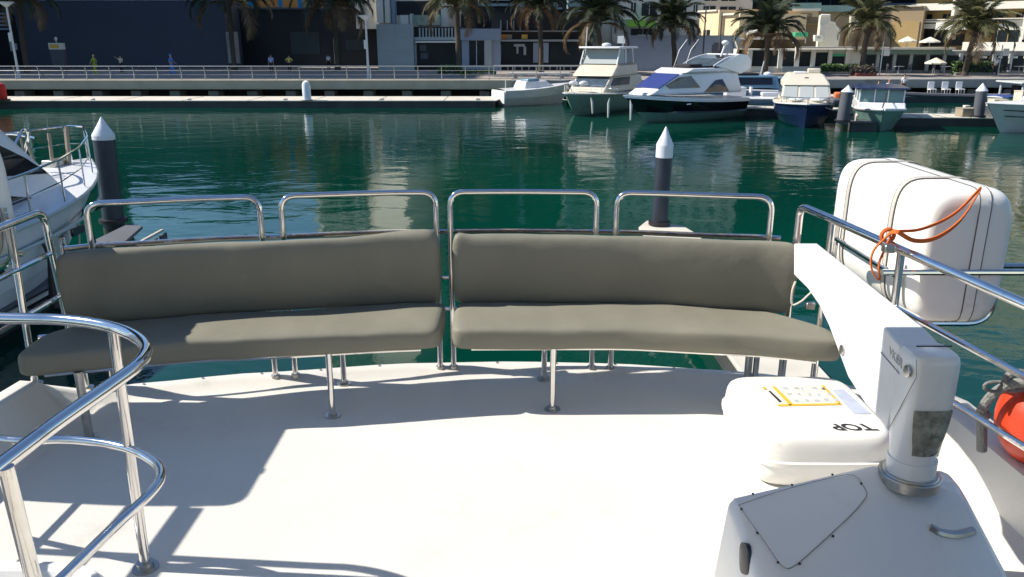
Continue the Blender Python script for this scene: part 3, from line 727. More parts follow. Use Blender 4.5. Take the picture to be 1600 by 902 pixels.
pontoon('pontoon', 'short finger pontoon beside the blue-hulled boat at the leaning grey pile', [(17.6,42.4),(18.9,42.2),(20.4,47.3),(19.1,47.6)], top='pontgrey')
# the dark arched gangway mouth over the open berth
t = thing('gangway', 'grey curved gangway bridging the open berth behind the pontoon on the right', 'gangway', (25,58,0))
pth = spline([(21.8,53.5,.2),(22.1,55.5,.85),(23.2,57.5,1.0),(26,58.2,.96),(30,58.0,.82),(33.5,57.8,.75)], 5)
MB().tube(pth, .16, 8).build('beam', 'pontgrey', t)

# ================================================================ PILES
def pile(label, base, top, r, ccol, collar, rust=False, body='pile', tip=.42):
    t = thing('mooring_pile', label, 'pile', (base[0], base[1], 0), group='mooring piles')
    base = Vector(base); top = Vector(top); ax = (top-base).normalized()
    bodytop = top-ax*(tip+collar)
    b0 = base-ax*2.0
    MB().tube([b0, base, base+(bodytop-base)*.5, bodytop], r, 24).build('post', body, t)
    mb = MB(); mb.tube([bodytop-ax*.02, bodytop+ax*collar], r*1.035, 24) if collar > 0 else None
    c = mb.tube([bodytop+ax*collar, bodytop+ax*(collar+.03), top-ax*tip*.45, top], [r*1.04, r*1.03, r*.5, .012], 24).build('cap', 'cap', t)
    MB().tube([base+Vector((0,0,-.55)), base+Vector((0,0,-.12))], r*1.04, 24).build('weed_line', 'weed', t)
    MB().tube([base+Vector((0,0,.02)), base+Vector((0,0,.10))], r*1.35, 24).build('pile_ring', 'dullsteel' if rust else 'black', t)
    return t
pb = at_z(178,348,.5); ptp = at_Y(158,183,pb.y+.02)
pile('dark mooring pile with white cone near the bow of the left yacht', (pb.x, pb.y, .5), ptp, .235, 'cap', .06)
pb = at_z(1030,352,.5); ptp = at_Y(1041,198,pb.y)
pile('grey mooring pile with a tall white cone and collar behind the middle of the bench', (pb.x, pb.y, .5), ptp, .185, 'cap', .24)
pb = at_z(1316,190,.5); ptp = at_Y(1326,133,pb.y)
pile('slate mooring pile beside the blue-hulled boat', (pb.x, pb.y, .5), ptp, .30, 'cap', .0, body='pontgrey', tip=.36)
pb = at_z(1528,183,.5); ptp = at_Y(1536,130,pb.y)
pile('slate mooring pile at the right-hand cruiser, among white boxes', (pb.x, pb.y, .5), ptp, .29, 'cap', .0, body='pontgrey', tip=.42)
# white bollard on the far pontoon and bollard with mast
p = at_z(480,157,.5); t = thing('bollard', 'white round-topped bollard on the long left pontoon', 'bollard', p)
MB().tube([p, p+Vector((0,0,1.05)), p+Vector((0,0,1.25)), p+Vector((0,0,1.36))], [.29,.29,.22,.05], 20).build('body', 'cap', t)
MB().cyl(p, .4, .05, 20).build('foot', 'conc', t)
p = Vector((xcol(916,67), 67, QZ)); t = thing('bollard', 'pale square bollard carrying a thin mast, left of the cream motor yacht', 'bollard', p)
MB().box(p+Vector((0,0,.8)), (.55,.5,1.7)).build('body', 'cap', t, bevel=.03)
MB().tube([p+Vector((-.1,0,1.6)), p+Vector((-.0,0,4.0))], .05, 8).build('mast', 'lamp', t)

# ================================================================ MOTOR BOATS
def bil(q, u, v): return (q[0]*(1-u)+q[1]*u)*(1-v)+(q[3]*(1-u)+q[2]*u)*v
def slab(q, u0, u1, v0, v1, th, name, m, parent, poly=None, bevel=0):
    q = [Vector(p) for p in q]; n_ = (q[1]-q[0]).cross(q[3]-q[0]).normalized()
    P = [bil(q, u, v) for u, v in (poly or ((u0,v0),(u1,v0),(u1,v1),(u0,v1)))]
    a = [p+n_*th for p in P]; b = [p-n_*.01 for p in P]
    return MB().loft([b, a]).build(name, m, parent, smooth=False, bevel=bevel)
def from_tip(px, py, Y, head, L):
    p = at_Y(px, py, Y); return (p.x-cos(head)*L/2, p.y-sin(head)*L/2, 0), p.z
class Boat:
    def __init__(s, name, label, cat, loc, head, L, B, zb, zs, low='boatw', topm='boatw', split=.5, rake=.9, flare=1., deckm='boatw', group=None, full=.36, ppow=2.3):
        s.t = t = thing(name, label, cat, loc, head, group=group, world=False); s.L, s.B, s.zb, s.zs = L, B, zb, zs; s.split = split
        N = 26; lv = [(-.35,.0),(-.12,.62),(.12,.80),(.45,.90),(split,.94),(.92,1.0),(1.0,1.0)]
        lv = sorted(set(lv)); s.full = full; s.pp = ppow
        R = []
        for i in range(N+1):
            u = i/N; x = -L/2+L*u; bb = s.hb(u); z = s.sh(u); r = []
            for f, wdt in lv:
                fine = 1-(1-min(1,max(0,f)))*(max(0,u-.35)/.65)**1.5*.55*flare
                xx = x-rake*(1-max(f,-.1))*(u**3.5)
                r.append(Vector((xx, bb*wdt*fine, z*f if f > 0 else f*.8)))
            R.append(r)
        ks = [i for i, (f, w_) in enumerate(lv) if f == split][0]
        def shell(a, b):
            rings = []
            for r in R:
                rings.append([Vector((p.x,-p.y,p.z)) for p in r[a:b+1]][::-1]+([r[0]] if False else [])+[p for p in r[a:b+1]])
            return rings
        rg = []
        for r in R: rg.append([Vector((p.x,-p.y,p.z)) for p in r[:ks+1]][::-1]+[p for p in r[:ks+1]])
        MB().loft(rg, closed=False).build('lower_hull', low, t)
        for sgn in (-1,1):
            rg = [[Vector((p.x,sgn*p.y,p.z)) for p in r[ks:]] for r in R]
            MB().loft(rg, closed=False).build('topside', topm, t)
            MB().tube([Vector((r[-1].x, sgn*(r[-1].y+.01), r[-1].z-.03)) for r in R], .035, 6).build('rub_rail', 'boatw' if topm != 'boatw' else 'hullgrey', t)
        # deck with camber and transom
        rg = [[Vector((r[-1].x, r[-1].y*c_, r[-1].z+.10*(1-c_*c_)*min(1,r[-1].y))) for c_ in (-1,-.9,-.5,0,.5,.9,1)] for r in R]
        MB().loft(rg, closed=False).build('foredeck', deckm, t)
        r = R[0]; poly = [Vector((p.x,-p.y,p.z)) for p in r][::-1]+[p for p in r]
        MB().add(poly, [tuple(range(len(poly)))]).build('transom', topm, t)
        s.R = R
    def hb(s, u):
        b = s.B/2; b *= .9+.1*min(1,u/.3)
        if u > s.full: b *= max(.012, 1-((u-s.full)/(1-s.full))**s.pp)
        return b
    def sh(s, u): return s.zs+(s.zb-s.zs)*u**1.7
    def house(s, name, m, xb, xf, w, z0, xb2, xf2, w2, z1, bevel=.06, wf=None, wf2=None):
        wf = wf or w; wf2 = wf2 or w2
        b = [(xb,-w/2,z0),(xf,-wf/2,z0),(xf,wf/2,z0),(xb,w/2,z0)]; t = [(xb2,-w2/2,z1),(xf2,-wf2/2,z1),(xf2,wf2/2,z1),(xb2,w2/2,z1)]
        MB().hexa(b, t).build(name, m, s.t, bevel=bevel, seg=3)
        return dict(R=(b[0],b[1],t[1],t[0]), F=(b[1],b[2],t[2],t[1]), L=(b[2],b[3],t[3],t[2]), A=(b[3],b[0],t[0],t[3]), T=t)
    def rail(s, u0, u1, h=.55, ins=.08, n=9, name='bow_rail', both=True, cross=True):
        rp = MB(); us = [u0+(u1-u0)*i/n for i in range(n+1)]
        def P(u, sgn, hh): return Vector((-s.L/2+s.L*u, sgn*max(0,s.hb(u)-ins), s.sh(u)+hh))
        pts = [P(u, 1, h*min(1,.3+(u-u0)/(u1-u0)*4)) for u in us]+[P(u,-1,h*min(1,.3+(u-u0)/(u1-u0)*4)) for u in reversed(us)]
        r_ = rp.tube(pts, .022, 6).build(name, 'steel', s.t)
        for u in us[1::1]:
            for sg in (-1,1): MB().tube([P(u,sg,0), P(u,sg,h)], .016, 5).build('stanchion', 'steel', s.t)
        if cross:
            MB().tube([P(u,1,h*.5) for u in us]+[P(u,-1,h*.5) for u in reversed(us)], .01, 5).build('mid_line', 'steel', s.t)

# --- white yacht moored on the left
bw = Boat('motor_yacht', 'large white motor yacht moored on the left with black saloon windows and bow rails', 'yacht', from_tip(138,242,17.0,radians(82),14.2)[0], radians(82), 14.2, 4.2, 2.2, 1.5, split=.45, rake=1.5, full=.62, ppow=2.5, group='moored motor boats')
h = bw.house('coachroof', 'boatw', -4.5, 5.2, 3.5, 1.7, -4.5, 3.3, 3.1, 3.45, bevel=.15, wf=2.2, wf2=2.25)
slab(h['R'], 0,0,0,0, .02, 'saloon_window', 'win', bw.t, poly=((.4,.50),(.86,.44),(.985,.36),(.97,.55),(.92,.82),(.4,.88)))
slab(h['R'], 0,0,0,0, .02, 'lower_window', 'win', bw.t, poly=((.5,.08),(.84,.08),(.89,.17),(.82,.28),(.5,.30)))
slab(h['F'], .08,.92,.3,.92, .02, 'windscreen', 'win', bw.t)
bw.house('flybridge', 'boatw', -4.8, 0.8, 2.8, 3.35, -4.9, -.4, 2.6, 3.9, bevel=.15)
bw.rail(.48,.98, h=.72, n=7)
for sg in (-1,1):
    for u in (.62,.78,.90):
        x = -bw.L/2+bw.L*u; y = sg*(bw.hb(u)*.97+.02)
        MB().box((x, y, bw.sh(u)*.72), (.42,.05,.14), rz=-sg*.14*(u > .7)).build('porthole', 'win', bw.t, bevel=.02)
    MB().tube([(-bw.L/2+bw.L*u, sg*(bw.hb(u)*.99+.02), bw.sh(u)*.80) for u in [i/20 for i in range(20)]], .03, 6).build('moulding', 'hullgrey', bw.t)
MB().tube(fillet([(4.1,-.5,1.95),(4.4,-.5,2.75),(5.0,-.3,3.05),(5.5,.0,2.9),(5.4,.3,2.1)], .25), .03, 8).build('pulpit_hoop', 'steel', bw.t)
MB().tube(fillet([(4.3,.5,1.95),(4.6,.5,2.7),(5.2,.3,2.95),(5.6,0,2.8)], .25), .026, 8).build('pulpit_hoop', 'steel', bw.t)
for i in range(5): MB().tube([(4.5+i*.16,-.35+.1*(i%2),2.15),(4.75+i*.13,-.1,2.85-.1*(i%3))], .025, 6).build('deck_fitting', 'c_khaki', bw.t)
for i, (x, y) in enumerate(((6.2,-.2),(6.45,.0),(6.3,.25))):
    MB().tube([(x,y,2.1),(x+.1,y+.02*i,2.95-.08*i)], .035, 8).build('boarding_ladder', 'c_khaki', bw.t)
MB().box((6.1,0,2.25), (.5,.3,.14)).build('windlass', 'dullsteel', bw.t, bevel=.03)
for x_, y_ in ((4.9,-1.28),(3.0,-1.85)):
    MB().tube([(x_,y_,1.6),(x_,y_-.12,1.2),(x_,y_-.12,.35),(x_,y_-.1,.3)], [.02,.03,.13,.05], 12).build('fender', 'black', bw.t)

# --- small white speedboat, transom lit at the left
p = at_z(829,164,0)
b = Boat('speedboat', 'small white speedboat with a sunlit transom, left of the cream motor yacht', 'boat', (p.x+.35,p.y+.7,0), radians(27), 6.0, 2.5, 1.5, 1.1, low='hullgrey', topm='hullgrey', rake=.7, group='moored motor boats')
h = b.house('console', 'boatw', -1.4, 1.5, 1.9, 1.1, -1.2, .5, 1.5, 1.72, bevel=.08)
slab(h['F'], .05,.95,.1,.98, .02, 'windscreen', 'tintwin', b.t)
MB().box((-.6,-.3,1.78), (1.1,.9,.16), rz=.2).build('cover', 'hullblue', b.t, bevel=.09, seg=3)
MB().box((-2.0,0,1.0), (.9,1.8,.35)).build('stern_seat', 'boatw', b.t, bevel=.08)
MB().box((-3.04,0,.6), (.1,2.1,.85)).build('transom_panel', 'boatw', b.t, bevel=.02)
MB().tube([(-2.3,.3,1.1),(-2.3,.3,1.75)], .03, 6).build('stern_light', 'lamp', b.t)

# --- cream motor yacht with hardtop
p = at_z(915,184,0)
hd = radians(-118)
L_ = 10.5
b = Boat('motor_yacht', 'cream motor yacht with white hardtop over a clear screened flybridge', 'yacht', from_tip(885,147,50.3,hd,L_)[0], hd, L_, 3.9, 1.45, 1.15, low='hullgreen', topm='hullgrey', split=.92, rake=1.3, deckm='boatcream', group='moored motor boats', full=.4)
h = b.house('deckhouse', 'boatcream', -4.2, 2.3, 3.3, 1.3, -4.2, .9, 2.9, 2.3, bevel=.1, wf=2.5, wf2=2.5)
slab(h['F'], .06,.94,.35,.95, .03, 'windscreen', 'tintwin', b.t)
slab(h['R'], .35,.92,.4,.9, .03, 'side_window', 'tintwin', b.t); slab(h['L'], .08,.6,.4,.9, .03, 'side_window', 'tintwin', b.t)
h = b.house('flybridge', 'boatcream', -3.6, 1.3, 2.9, 2.3, -3.6, .1, 2.7, 3.0, bevel=.1)
MB().box((-1.5,0,3.03), (3.0,2.75,.08)).build('coaming', 'c_khaki', b.t, bevel=.02)
h = b.house('clear_screen', 'greywall', -1.8, .1, 2.5, 3.05, -1.8, -.5, 2.4, 3.98, bevel=.02)
for sg in (-1,1):
    for x0, x1 in ((.2,-.35),(-2.9,-2.7),(-1.4,-1.4)): MB().tube([(x0,sg*1.3,3.0),(x1,sg*1.25,4.05)], .05, 8).build('hardtop_leg', 'boatw', b.t)
MB().box((-1.6,0,4.08), (3.6,2.9,.13)).build('hardtop', 'boatw', b.t, bevel=.06, seg=3)
MB().ball((-1.9,-.3,4.25), .3, 14, 8, (1.6,1,.45)).build('radar_dome', 'boatw', b.t); MB().box((-1.9,1.1,4.22), (.3,.3,.24)).build('speaker', 'c_dark', b.t)
b.rail(.6,.99, h=.5, n=5)
for sg in (-.45,.25): MB().ball((3.2,sg,1.95), .32, 12, 8, (1.5,.8,.5)).build('bow_cushion', 'boatw', b.t)
MB().tube([(4.6,1.35,1.2),(4.6,1.45,.9),(4.6,1.5,.25)], [.02,.08,.05], 10).build('fender', 'hullgrey', b.t)

# --- white flybridge cruiser with black topsides
a_ = at_z(1000,191,0); c_ = at_z(1150,180,0)
hd = radians(215); L_ = 8.9
ctr = (a_+c_)/2
b = Boat('flybridge_cruiser', 'white flybridge cruiser with black topsides and a navy windscreen cover', 'yacht', from_tip(975,149,46.5,hd,L_)[0], hd, L_, 3.6, 1.58, 1.15, low='hullgreen', topm='boatblack', split=.38, rake=1.7, group='moored motor boats', full=.45, ppow=2.2)
MB().loft([[Vector((r[-1].x, sg*(r[-1].y+.03), r[-1].z-.15)) for sg in (-1,)]+[Vector((r[-1].x, -(r[-1].y+.03), r[-1].z+.05)), Vector((r[-1].x, (r[-1].y+.03), r[-1].z+.05)), Vector((r[-1].x, (r[-1].y+.03), r[-1].z-.15))] for r in b.R], closed=False).build('gunwale', 'boatw', b.t)
h = b.house('deckhouse', 'boatw', -3.8, 3.4, 3.2, 1.55, -3.6, 1.0, 2.6, 2.75, bevel=.14, wf=1.9, wf2=2.2)
slab(h['F'], .03,.97,.30,.93, .04, 'windscreen_cover', 'bluewin', b.t)
for k, (s0, fl) in enumerate((('R',0),('L',1))):
    P1 = ((.52,.30),(.88,.30),(.985,.44),(.96,.80),(.80,.86)); P2 = ((.16,.06),(.44,.06),(.36,.62),(.27,.66))
    if fl: P1 = tuple((1-u, v) for u, v in P1); P2 = tuple((1-u, v) for u, v in P2)
    slab(h[s0], 0,0,0,0, .03, 'side_window', 'tintwin', b.t, poly=P1); slab(h[s0], 0,0,0,0, .03, 'side_window', 'win', b.t, poly=P2)
h = b.house('flybridge', 'boatw', -3.9, 1.0, 2.7, 2.75, -4.3, .35, 2.7, 3.0, bevel=.1)
MB().box((-1.2,0,3.02), (2.9,2.4,.06)).build('flybridge_well', 'c_dark', b.t)
for sg in (-1,1):
    pl = [(-4.6,sg*1.42,2.9),(-3.7,sg*1.42,2.6),(-2.2,sg*1.38,2.95),(-1.5,sg*1.36,3.1),(-2.6,sg*1.36,3.5),(-3.5,sg*1.38,3.75),(-4.3,sg*1.4,3.7),(-4.6,sg*1.4,3.4)]
    MB().prism(pl, (0,-sg*.16,0)).build('arch_wing', 'boatw', b.t, bevel=.05)
MB().tube(spline([(-1.4,1.25,3.1),(-2.4,1.25,3.5),(-3.6,1.25,3.72)])+spline([(-3.6,-1.25,3.72),(-2.4,-1.25,3.5),(-1.4,-1.25,3.1)]), .05, 8).build('arch_tube', 'boatw', b.t)
h = b.house('flybridge_screen', 'tintwin', -3.2, -1.2, 2.4, 3.1, -3.4, -2.2, 2.3, 3.5, bevel=.03)
MB().box((-.2,.4,3.12), (1.1,1.2,.2)).build('sun_pad', 'c_dark', b.t, bevel=.06)
for sg in (-.4,.5):
    MB().tube([(.2,sg,3.0),(-.1,sg+.1,4.0),(-.6,sg+.2,4.6)], .018, 5).build('antenna', 'lamp', b.t)
MB().tube([(-3.2,.2,3.6),(-3.5,.2,4.3)], .06, 8).build('radar_mast', 'boatw', b.t); MB().ball((-3.5,.2,4.4), .22, 12, 8, (1,1,.7)).build('radar_dome', 'boatw', b.t)
for sg in (-1,1):
    MB().ball((1.2,sg*1.925,1.05), .10, 10, 6, (2.2,.6,.6)).build('porthole', 'steel', b.t)
MB().box((3.6,.2,1.98), (.5,.35,.03)).build('deck_hatch', 'seam', b.t)
MB().box((5.3,0,1.95), (.6,.3,.12)).build('anchor_roller', 'dullsteel', b.t, bevel=.02)
for y_ in (.35,-.5): MB().tube([(4.9,-y_*2,1.4),(4.9,-y_*2.2,1.1),(4.9,-y_*2.2,.3)], [.02,.08,.05], 10).build('fender', 'hullgrey', b.t)

# --- boats behind in the shade: two blue ones
p = at_z(1155,158,0)
b = Boat('cabin_cruiser', 'pale blue cabin cruiser in shade behind the black-sided yacht', 'boat', (xcol(1150,57), 58.0, 0), radians(183), 9.5, 3.2, 1.6, 1.2, low='boatnavy', topm='hullblue', split=.45, group='moored motor boats')
h = b.house('deckhouse', 'hullblue', -3, 2.2, 2.6, 1.4, -2.8, 1.0, 2.2, 2.2); slab(h['L'], .1,.9,.25,.85, .03, 'side_window', 'win', b.t); slab(h['F'], .1,.9,.25,.85, .03, 'windscreen', 'win', b.t)
MB().box((-.6,.0,2.3), (2.0,1.8,.14)).build('roof_hatch', 'c_dark', b.t, bevel=.04)
b = Boat('dinghy', 'open slate-blue dinghy with white engine boxes, right of the black-sided yacht', 'boat', (xcol(1176,54.2)+.1, 54.6, 0), radians(178), 5.6, 2.1, .95, .9, low='hullblue', topm='hullblue', group='moored motor boats', full=.7)
MB().box((1.1,0,1.3), (1.3,.9,.6)).build('engine_box', 'boatw', b.t, bevel=.05); MB().box((-1.3,0,1.15), (1.3,.5,.25)).build('folded_gear', 'boatw', b.t, bevel=.06)
MB().box((0.05,0,1.3), (.1,.5,.6)).build('console', 'boatw', b.t)
b = Boat('cabin_cruiser', 'dark navy sports boat with a white dome in the shade below the arcade', 'boat', (xcol(1195,60.5), 60.0, 0), radians(181), 8, 2.8, 1.5, 1.2, low='boatnavy', topm='boatnavy', group='moored motor boats')
h = b.house('deckhouse', 'hullblue', -2.5, 1.6, 2.2, 1.4, -2.4, .6, 1.9, 2.0); slab(h['L'], .1,.9,.25,.85, .03, 'side_window', 'win', b.t)
MB().tube([(.5,0,2.0),(.3,0,3.1)], .04, 6).build('mast', 'lamp', b.t); MB().ball((.1,.4,2.2), .3, 12, 8, (1,1,.6)).build('dome', 'boatw', b.t)
MB().box((2.6,.6,1.75), (.5,.3,.3)).build('deck_box', 'boatw', b.t)

# --- blue hulled boat with white cabin
p = at_z(1268,203,0); hd = radians(-106); L_ = 7.6
b = Boat('cabin_cruiser', 'navy-hulled motor boat with a cream wheelhouse and three front windows', 'boat', from_tip(1262,170,43.2,hd,L_)[0], hd, L_, 3.25, 1.35, 1.15, low='boatnavy', topm='boatnavy', rake=.8, deckm='boatcream', group='moored motor boats', full=.55, ppow=3)
h = b.house('wheelhouse', 'boatcream', -3.4, 1.9, 2.7, 1.25, -3.4, .9, 2.45, 2.15, bevel=.05)
for u0, u1 in ((.04,.32),(.37,.65),(.70,.96)): slab(h['F'], u0,u1,.22,.98, .03, 'front_window', 'greywall', b.t)
for s0 in 'RL': slab(h[s0], .1,.9,.3,.9, .03, 'side_window', 'tintwin', b.t)
h = b.house('roof', 'boatcream', -3.6, 1.1, 2.6, 2.15, -3.4, .0, 1.9, 2.72, bevel=.12)
MB().box((-1.8,.5,2.85), (.8,.7,.26)).build('roof_box', 'boatcream', b.t, bevel=.06); MB().box((-.9,-.3,2.78), (.6,.7,.12)).build('roof_hatch', 'boatw', b.t, bevel=.04)
MB().box((.35,.0,2.52), (.14,.2,.08)).build('roof_vent', 'c_dark', b.t)
for sg in (-.55,.55): MB().ball((2.7,sg,1.5), .42, 12, 8, (1,1,.3)).build('foredeck_cushion', 'boatw', b.t)
MB().box((1.6,1.6,1.6), (.6,.35,.5)).build('life_jackets', 'c_orange', b.t, bevel=.1, seg=3)
MB().box((2.6,1.35,1.45), (1.3,.5,.3), rz=.2).build('folded_cover', 'pontgrey', b.t, bevel=.1, seg=3)
b.rail(.72,.99, h=.3, n=4, cross=False)

# --- open green boat with canopy
p = at_z(1378,206,0); hd = radians(-109); L_ = 6.0
b = Boat('open_boat', 'open white and sea-green boat under a dark flat canopy with glass screens', 'boat', from_tip(1380,179,41.8,hd,L_)[0], hd, L_, 2.45, 1.15, .95, low='hullgreen', topm='hullgreen', rake=.7, group='moored motor boats', full=.6, ppow=3)
MB().tube([Vector((r[-1].x, r[-1].y+.02, r[-1].z+.02)) for r in b.R], .06, 8).build('gunwale', 'boatw', b.t); MB().tube([Vector((r[-1].x, -r[-1].y-.02, r[-1].z+.02)) for r in b.R], .06, 8).build('gunwale', 'boatw', b.t)
h = b.house('bulwark_box', 'boatw', -2.8, 1.6, 2.4, 1.05, -2.8, 1.5, 2.3, 1.4, bevel=.05)
h = b.house('glass_house', 'bglassg', -2.6, 1.2, 2.1, 1.4, -2.6, 1.1, 2.1, 2.05, bevel=.02)
for x in (-2.6,-.7,1.2):
    for sg in (-1.08,-.35,.3,1.08): MB().tube([(x,sg,1.35),(x,sg,2.1)], .035, 6).build('canopy_post', 'boatw', b.t)
MB().box((-.7,0,2.12), (4.4,2.6,.1)).build('canopy', 'boatnavy', b.t, bevel=.03)
MB().tube([(2.4+.0,-1.15+.0,.72)]+[(2.25+.1*sin(a), -1.22, .62+.26*cos(a)) for a in [2*pi*i/14 for i in range(14)]], .05, 8).build('lifebuoy', 'boatcream', b.t)
MB().tube([(3.0,-.1,1.1),(1.4,.2,1.9)], .03, 6).build('boat_hook', 'c_dark', b.t)

# --- right-hand cruiser cut by the frame
p = at_z(1549,204,0); hd = radians(184); L_ = 10.5
b = Boat('motor_cruiser', 'white cruiser with thin dark hull lines cut off by the right edge', 'boat', from_tip(1540,170,41.5,hd+radians(14),L_)[0], hd+radians(14), L_, 3.6, 1.55, 1.3, low='hullgrey', topm='hullgrey', split=.45, rake=1.2, group='moored motor boats', full=.5)
for sg in (-1,1):
    for f_ in (.52,.70): MB().tube([Vector((-L_/2+L_*u-1.2*(1-f_)*u**3.5, sg*(b.hb(u)*.975+.01), b.sh(u)*f_*(1.0+.1*u))) for u in [i/22 for i in range(22)]], .025, 6).build('hull_line', 'boatblack', b.t)
h = b.house('deckhouse', 'boatw', -4, 1.6, 2.8, 1.5, -4, .4, 2.4, 2.3, bevel=.08); slab(h['F'], .06,.94,.2,.9, .03, 'windscreen', 'win', b.t)
for s0 in 'RL': slab(h[s0], .05,.9,.25,.85, .03, 'side_window', 'win', b.t)
# boat behind it with grey framed wheelhouse
b = Boat('workboat', 'grey workboat with a framed open wheelhouse and blue deck at the right edge', 'boat', (xcol(1590,52)+3.2, 53.5, 0), radians(180), 8.5, 3, 1.6, 1.4, low='greywall', topm='creamw', group='moored motor boats', full=.6)
for x in (-3.0,-1,.9,2.6):
    for sg in (-1.2,1.2): MB().tube([(x,sg,1.5),(x,sg,2.85)], .08, 8).build('frame_post', 'hullgrey', b.t)
MB().box((-.2,0,2.95), (6.2,2.9,.2)).build('roof', 'hullgrey', b.t, bevel=.08, seg=3)
MB().box((-.4,0,2.1), (5.0,1.8,1.1)).build('cabin', 'win', b.t, bevel=.05)
MB().box((0,0,1.62), (7,2.7,.12)).build('deck_mat', 'canvasblue', b.t)
b.t.scale = (1, 1, .66)

# ================================================================ white boxes, chairs, tender things on the right pontoons
def crate(label, px, py, dx, dy, dz, m, z=.5, lid=True):
    p = at_z(px, py, z); t = thing('dock_box', label, 'box', p, group=None)
    MB().box(p+Vector((0,0,dz/2)), (dx,dy,dz)).build('body', m, t, bevel=.02)
    MB().box(p+Vector((0,0,dz+.02)), (dx*1.04,dy*1.04,.05)).build('lid', m, t, bevel=.015)
    MB().box(p+Vector((0,-dy/2-.01,dz*.7)), (dx*.2,.02,.06)).build('latch', 'dullsteel', t)
    return t
crate('tan crate on the pontoon just left of the right-hand slate pile', 1511,182, 1.0,.8,.42,'c_khaki')
crate('small white box standing on the tan crate by the right-hand pile', 1509,174, .3,.3,.3,'creamw', z=.5+.0)
crate('low white dock box immediately right of the right-hand slate pile', 1541,181, .75,.7,.55,'creamw')
crate('large white dock box in the row behind the right-hand cruiser', 1555,180, .75,.7,.85,'boatcream')
crate('white dock box beside a navy bag behind the right-hand cruiser', 1569,181, .8,.7,.7,'creamw')
crate('navy bag-like box behind the bow of the right-hand cruiser', 1582,182, .8,.6,.35,'boatnavy')
crate('tall cream locker at the right edge behind the cruiser', 1597,180, .9,.8,1.3,'boatcream')
def dock_chair(label, px):
    Y = 63.6; p = Vector((xcol(px,Y,.5), Y, .5)); t = thing('dock_chair', label, 'chair', p, group='white chairs under the promenade')
    MB().box(p+Vector((0,0,.42)), (.5,.5,.07)).build('seat', 'c_white', t); MB().box(p+Vector((0,.25,.72)), (.5,.06,.5)).build('backrest', 'c_white', t, bevel=.02)
    for sx in (-.21,.21):
        for sy in (-.21,.21): MB().tube([p+Vector((sx,sy,0)), p+Vector((sx,sy,.42))], .02, 5).build('leg', 'c_white', t)
for x, l_ in ((1455,'first white chair from the left under the promenade on the right'),(1477,'middle one of the three white chairs under the promenade'),(1499,'white chair nearest the right-hand pile under the promenade')): dock_chair(l_, x)
# red box at the left edge
p = at_z(4,158,.5); t = thing('red_cover', 'bright red rounded cover on the pontoon at the left edge', 'cover', p)
MB().box(p+Vector((-.5,0,.6)), (1.4,1.0,1.2)).build('cover', 'c_red', t, bevel=.25, seg=4); MB().box(p+Vector((-.5,0,.06)), (1.5,1.1,.12)).build('base', 'black', t)

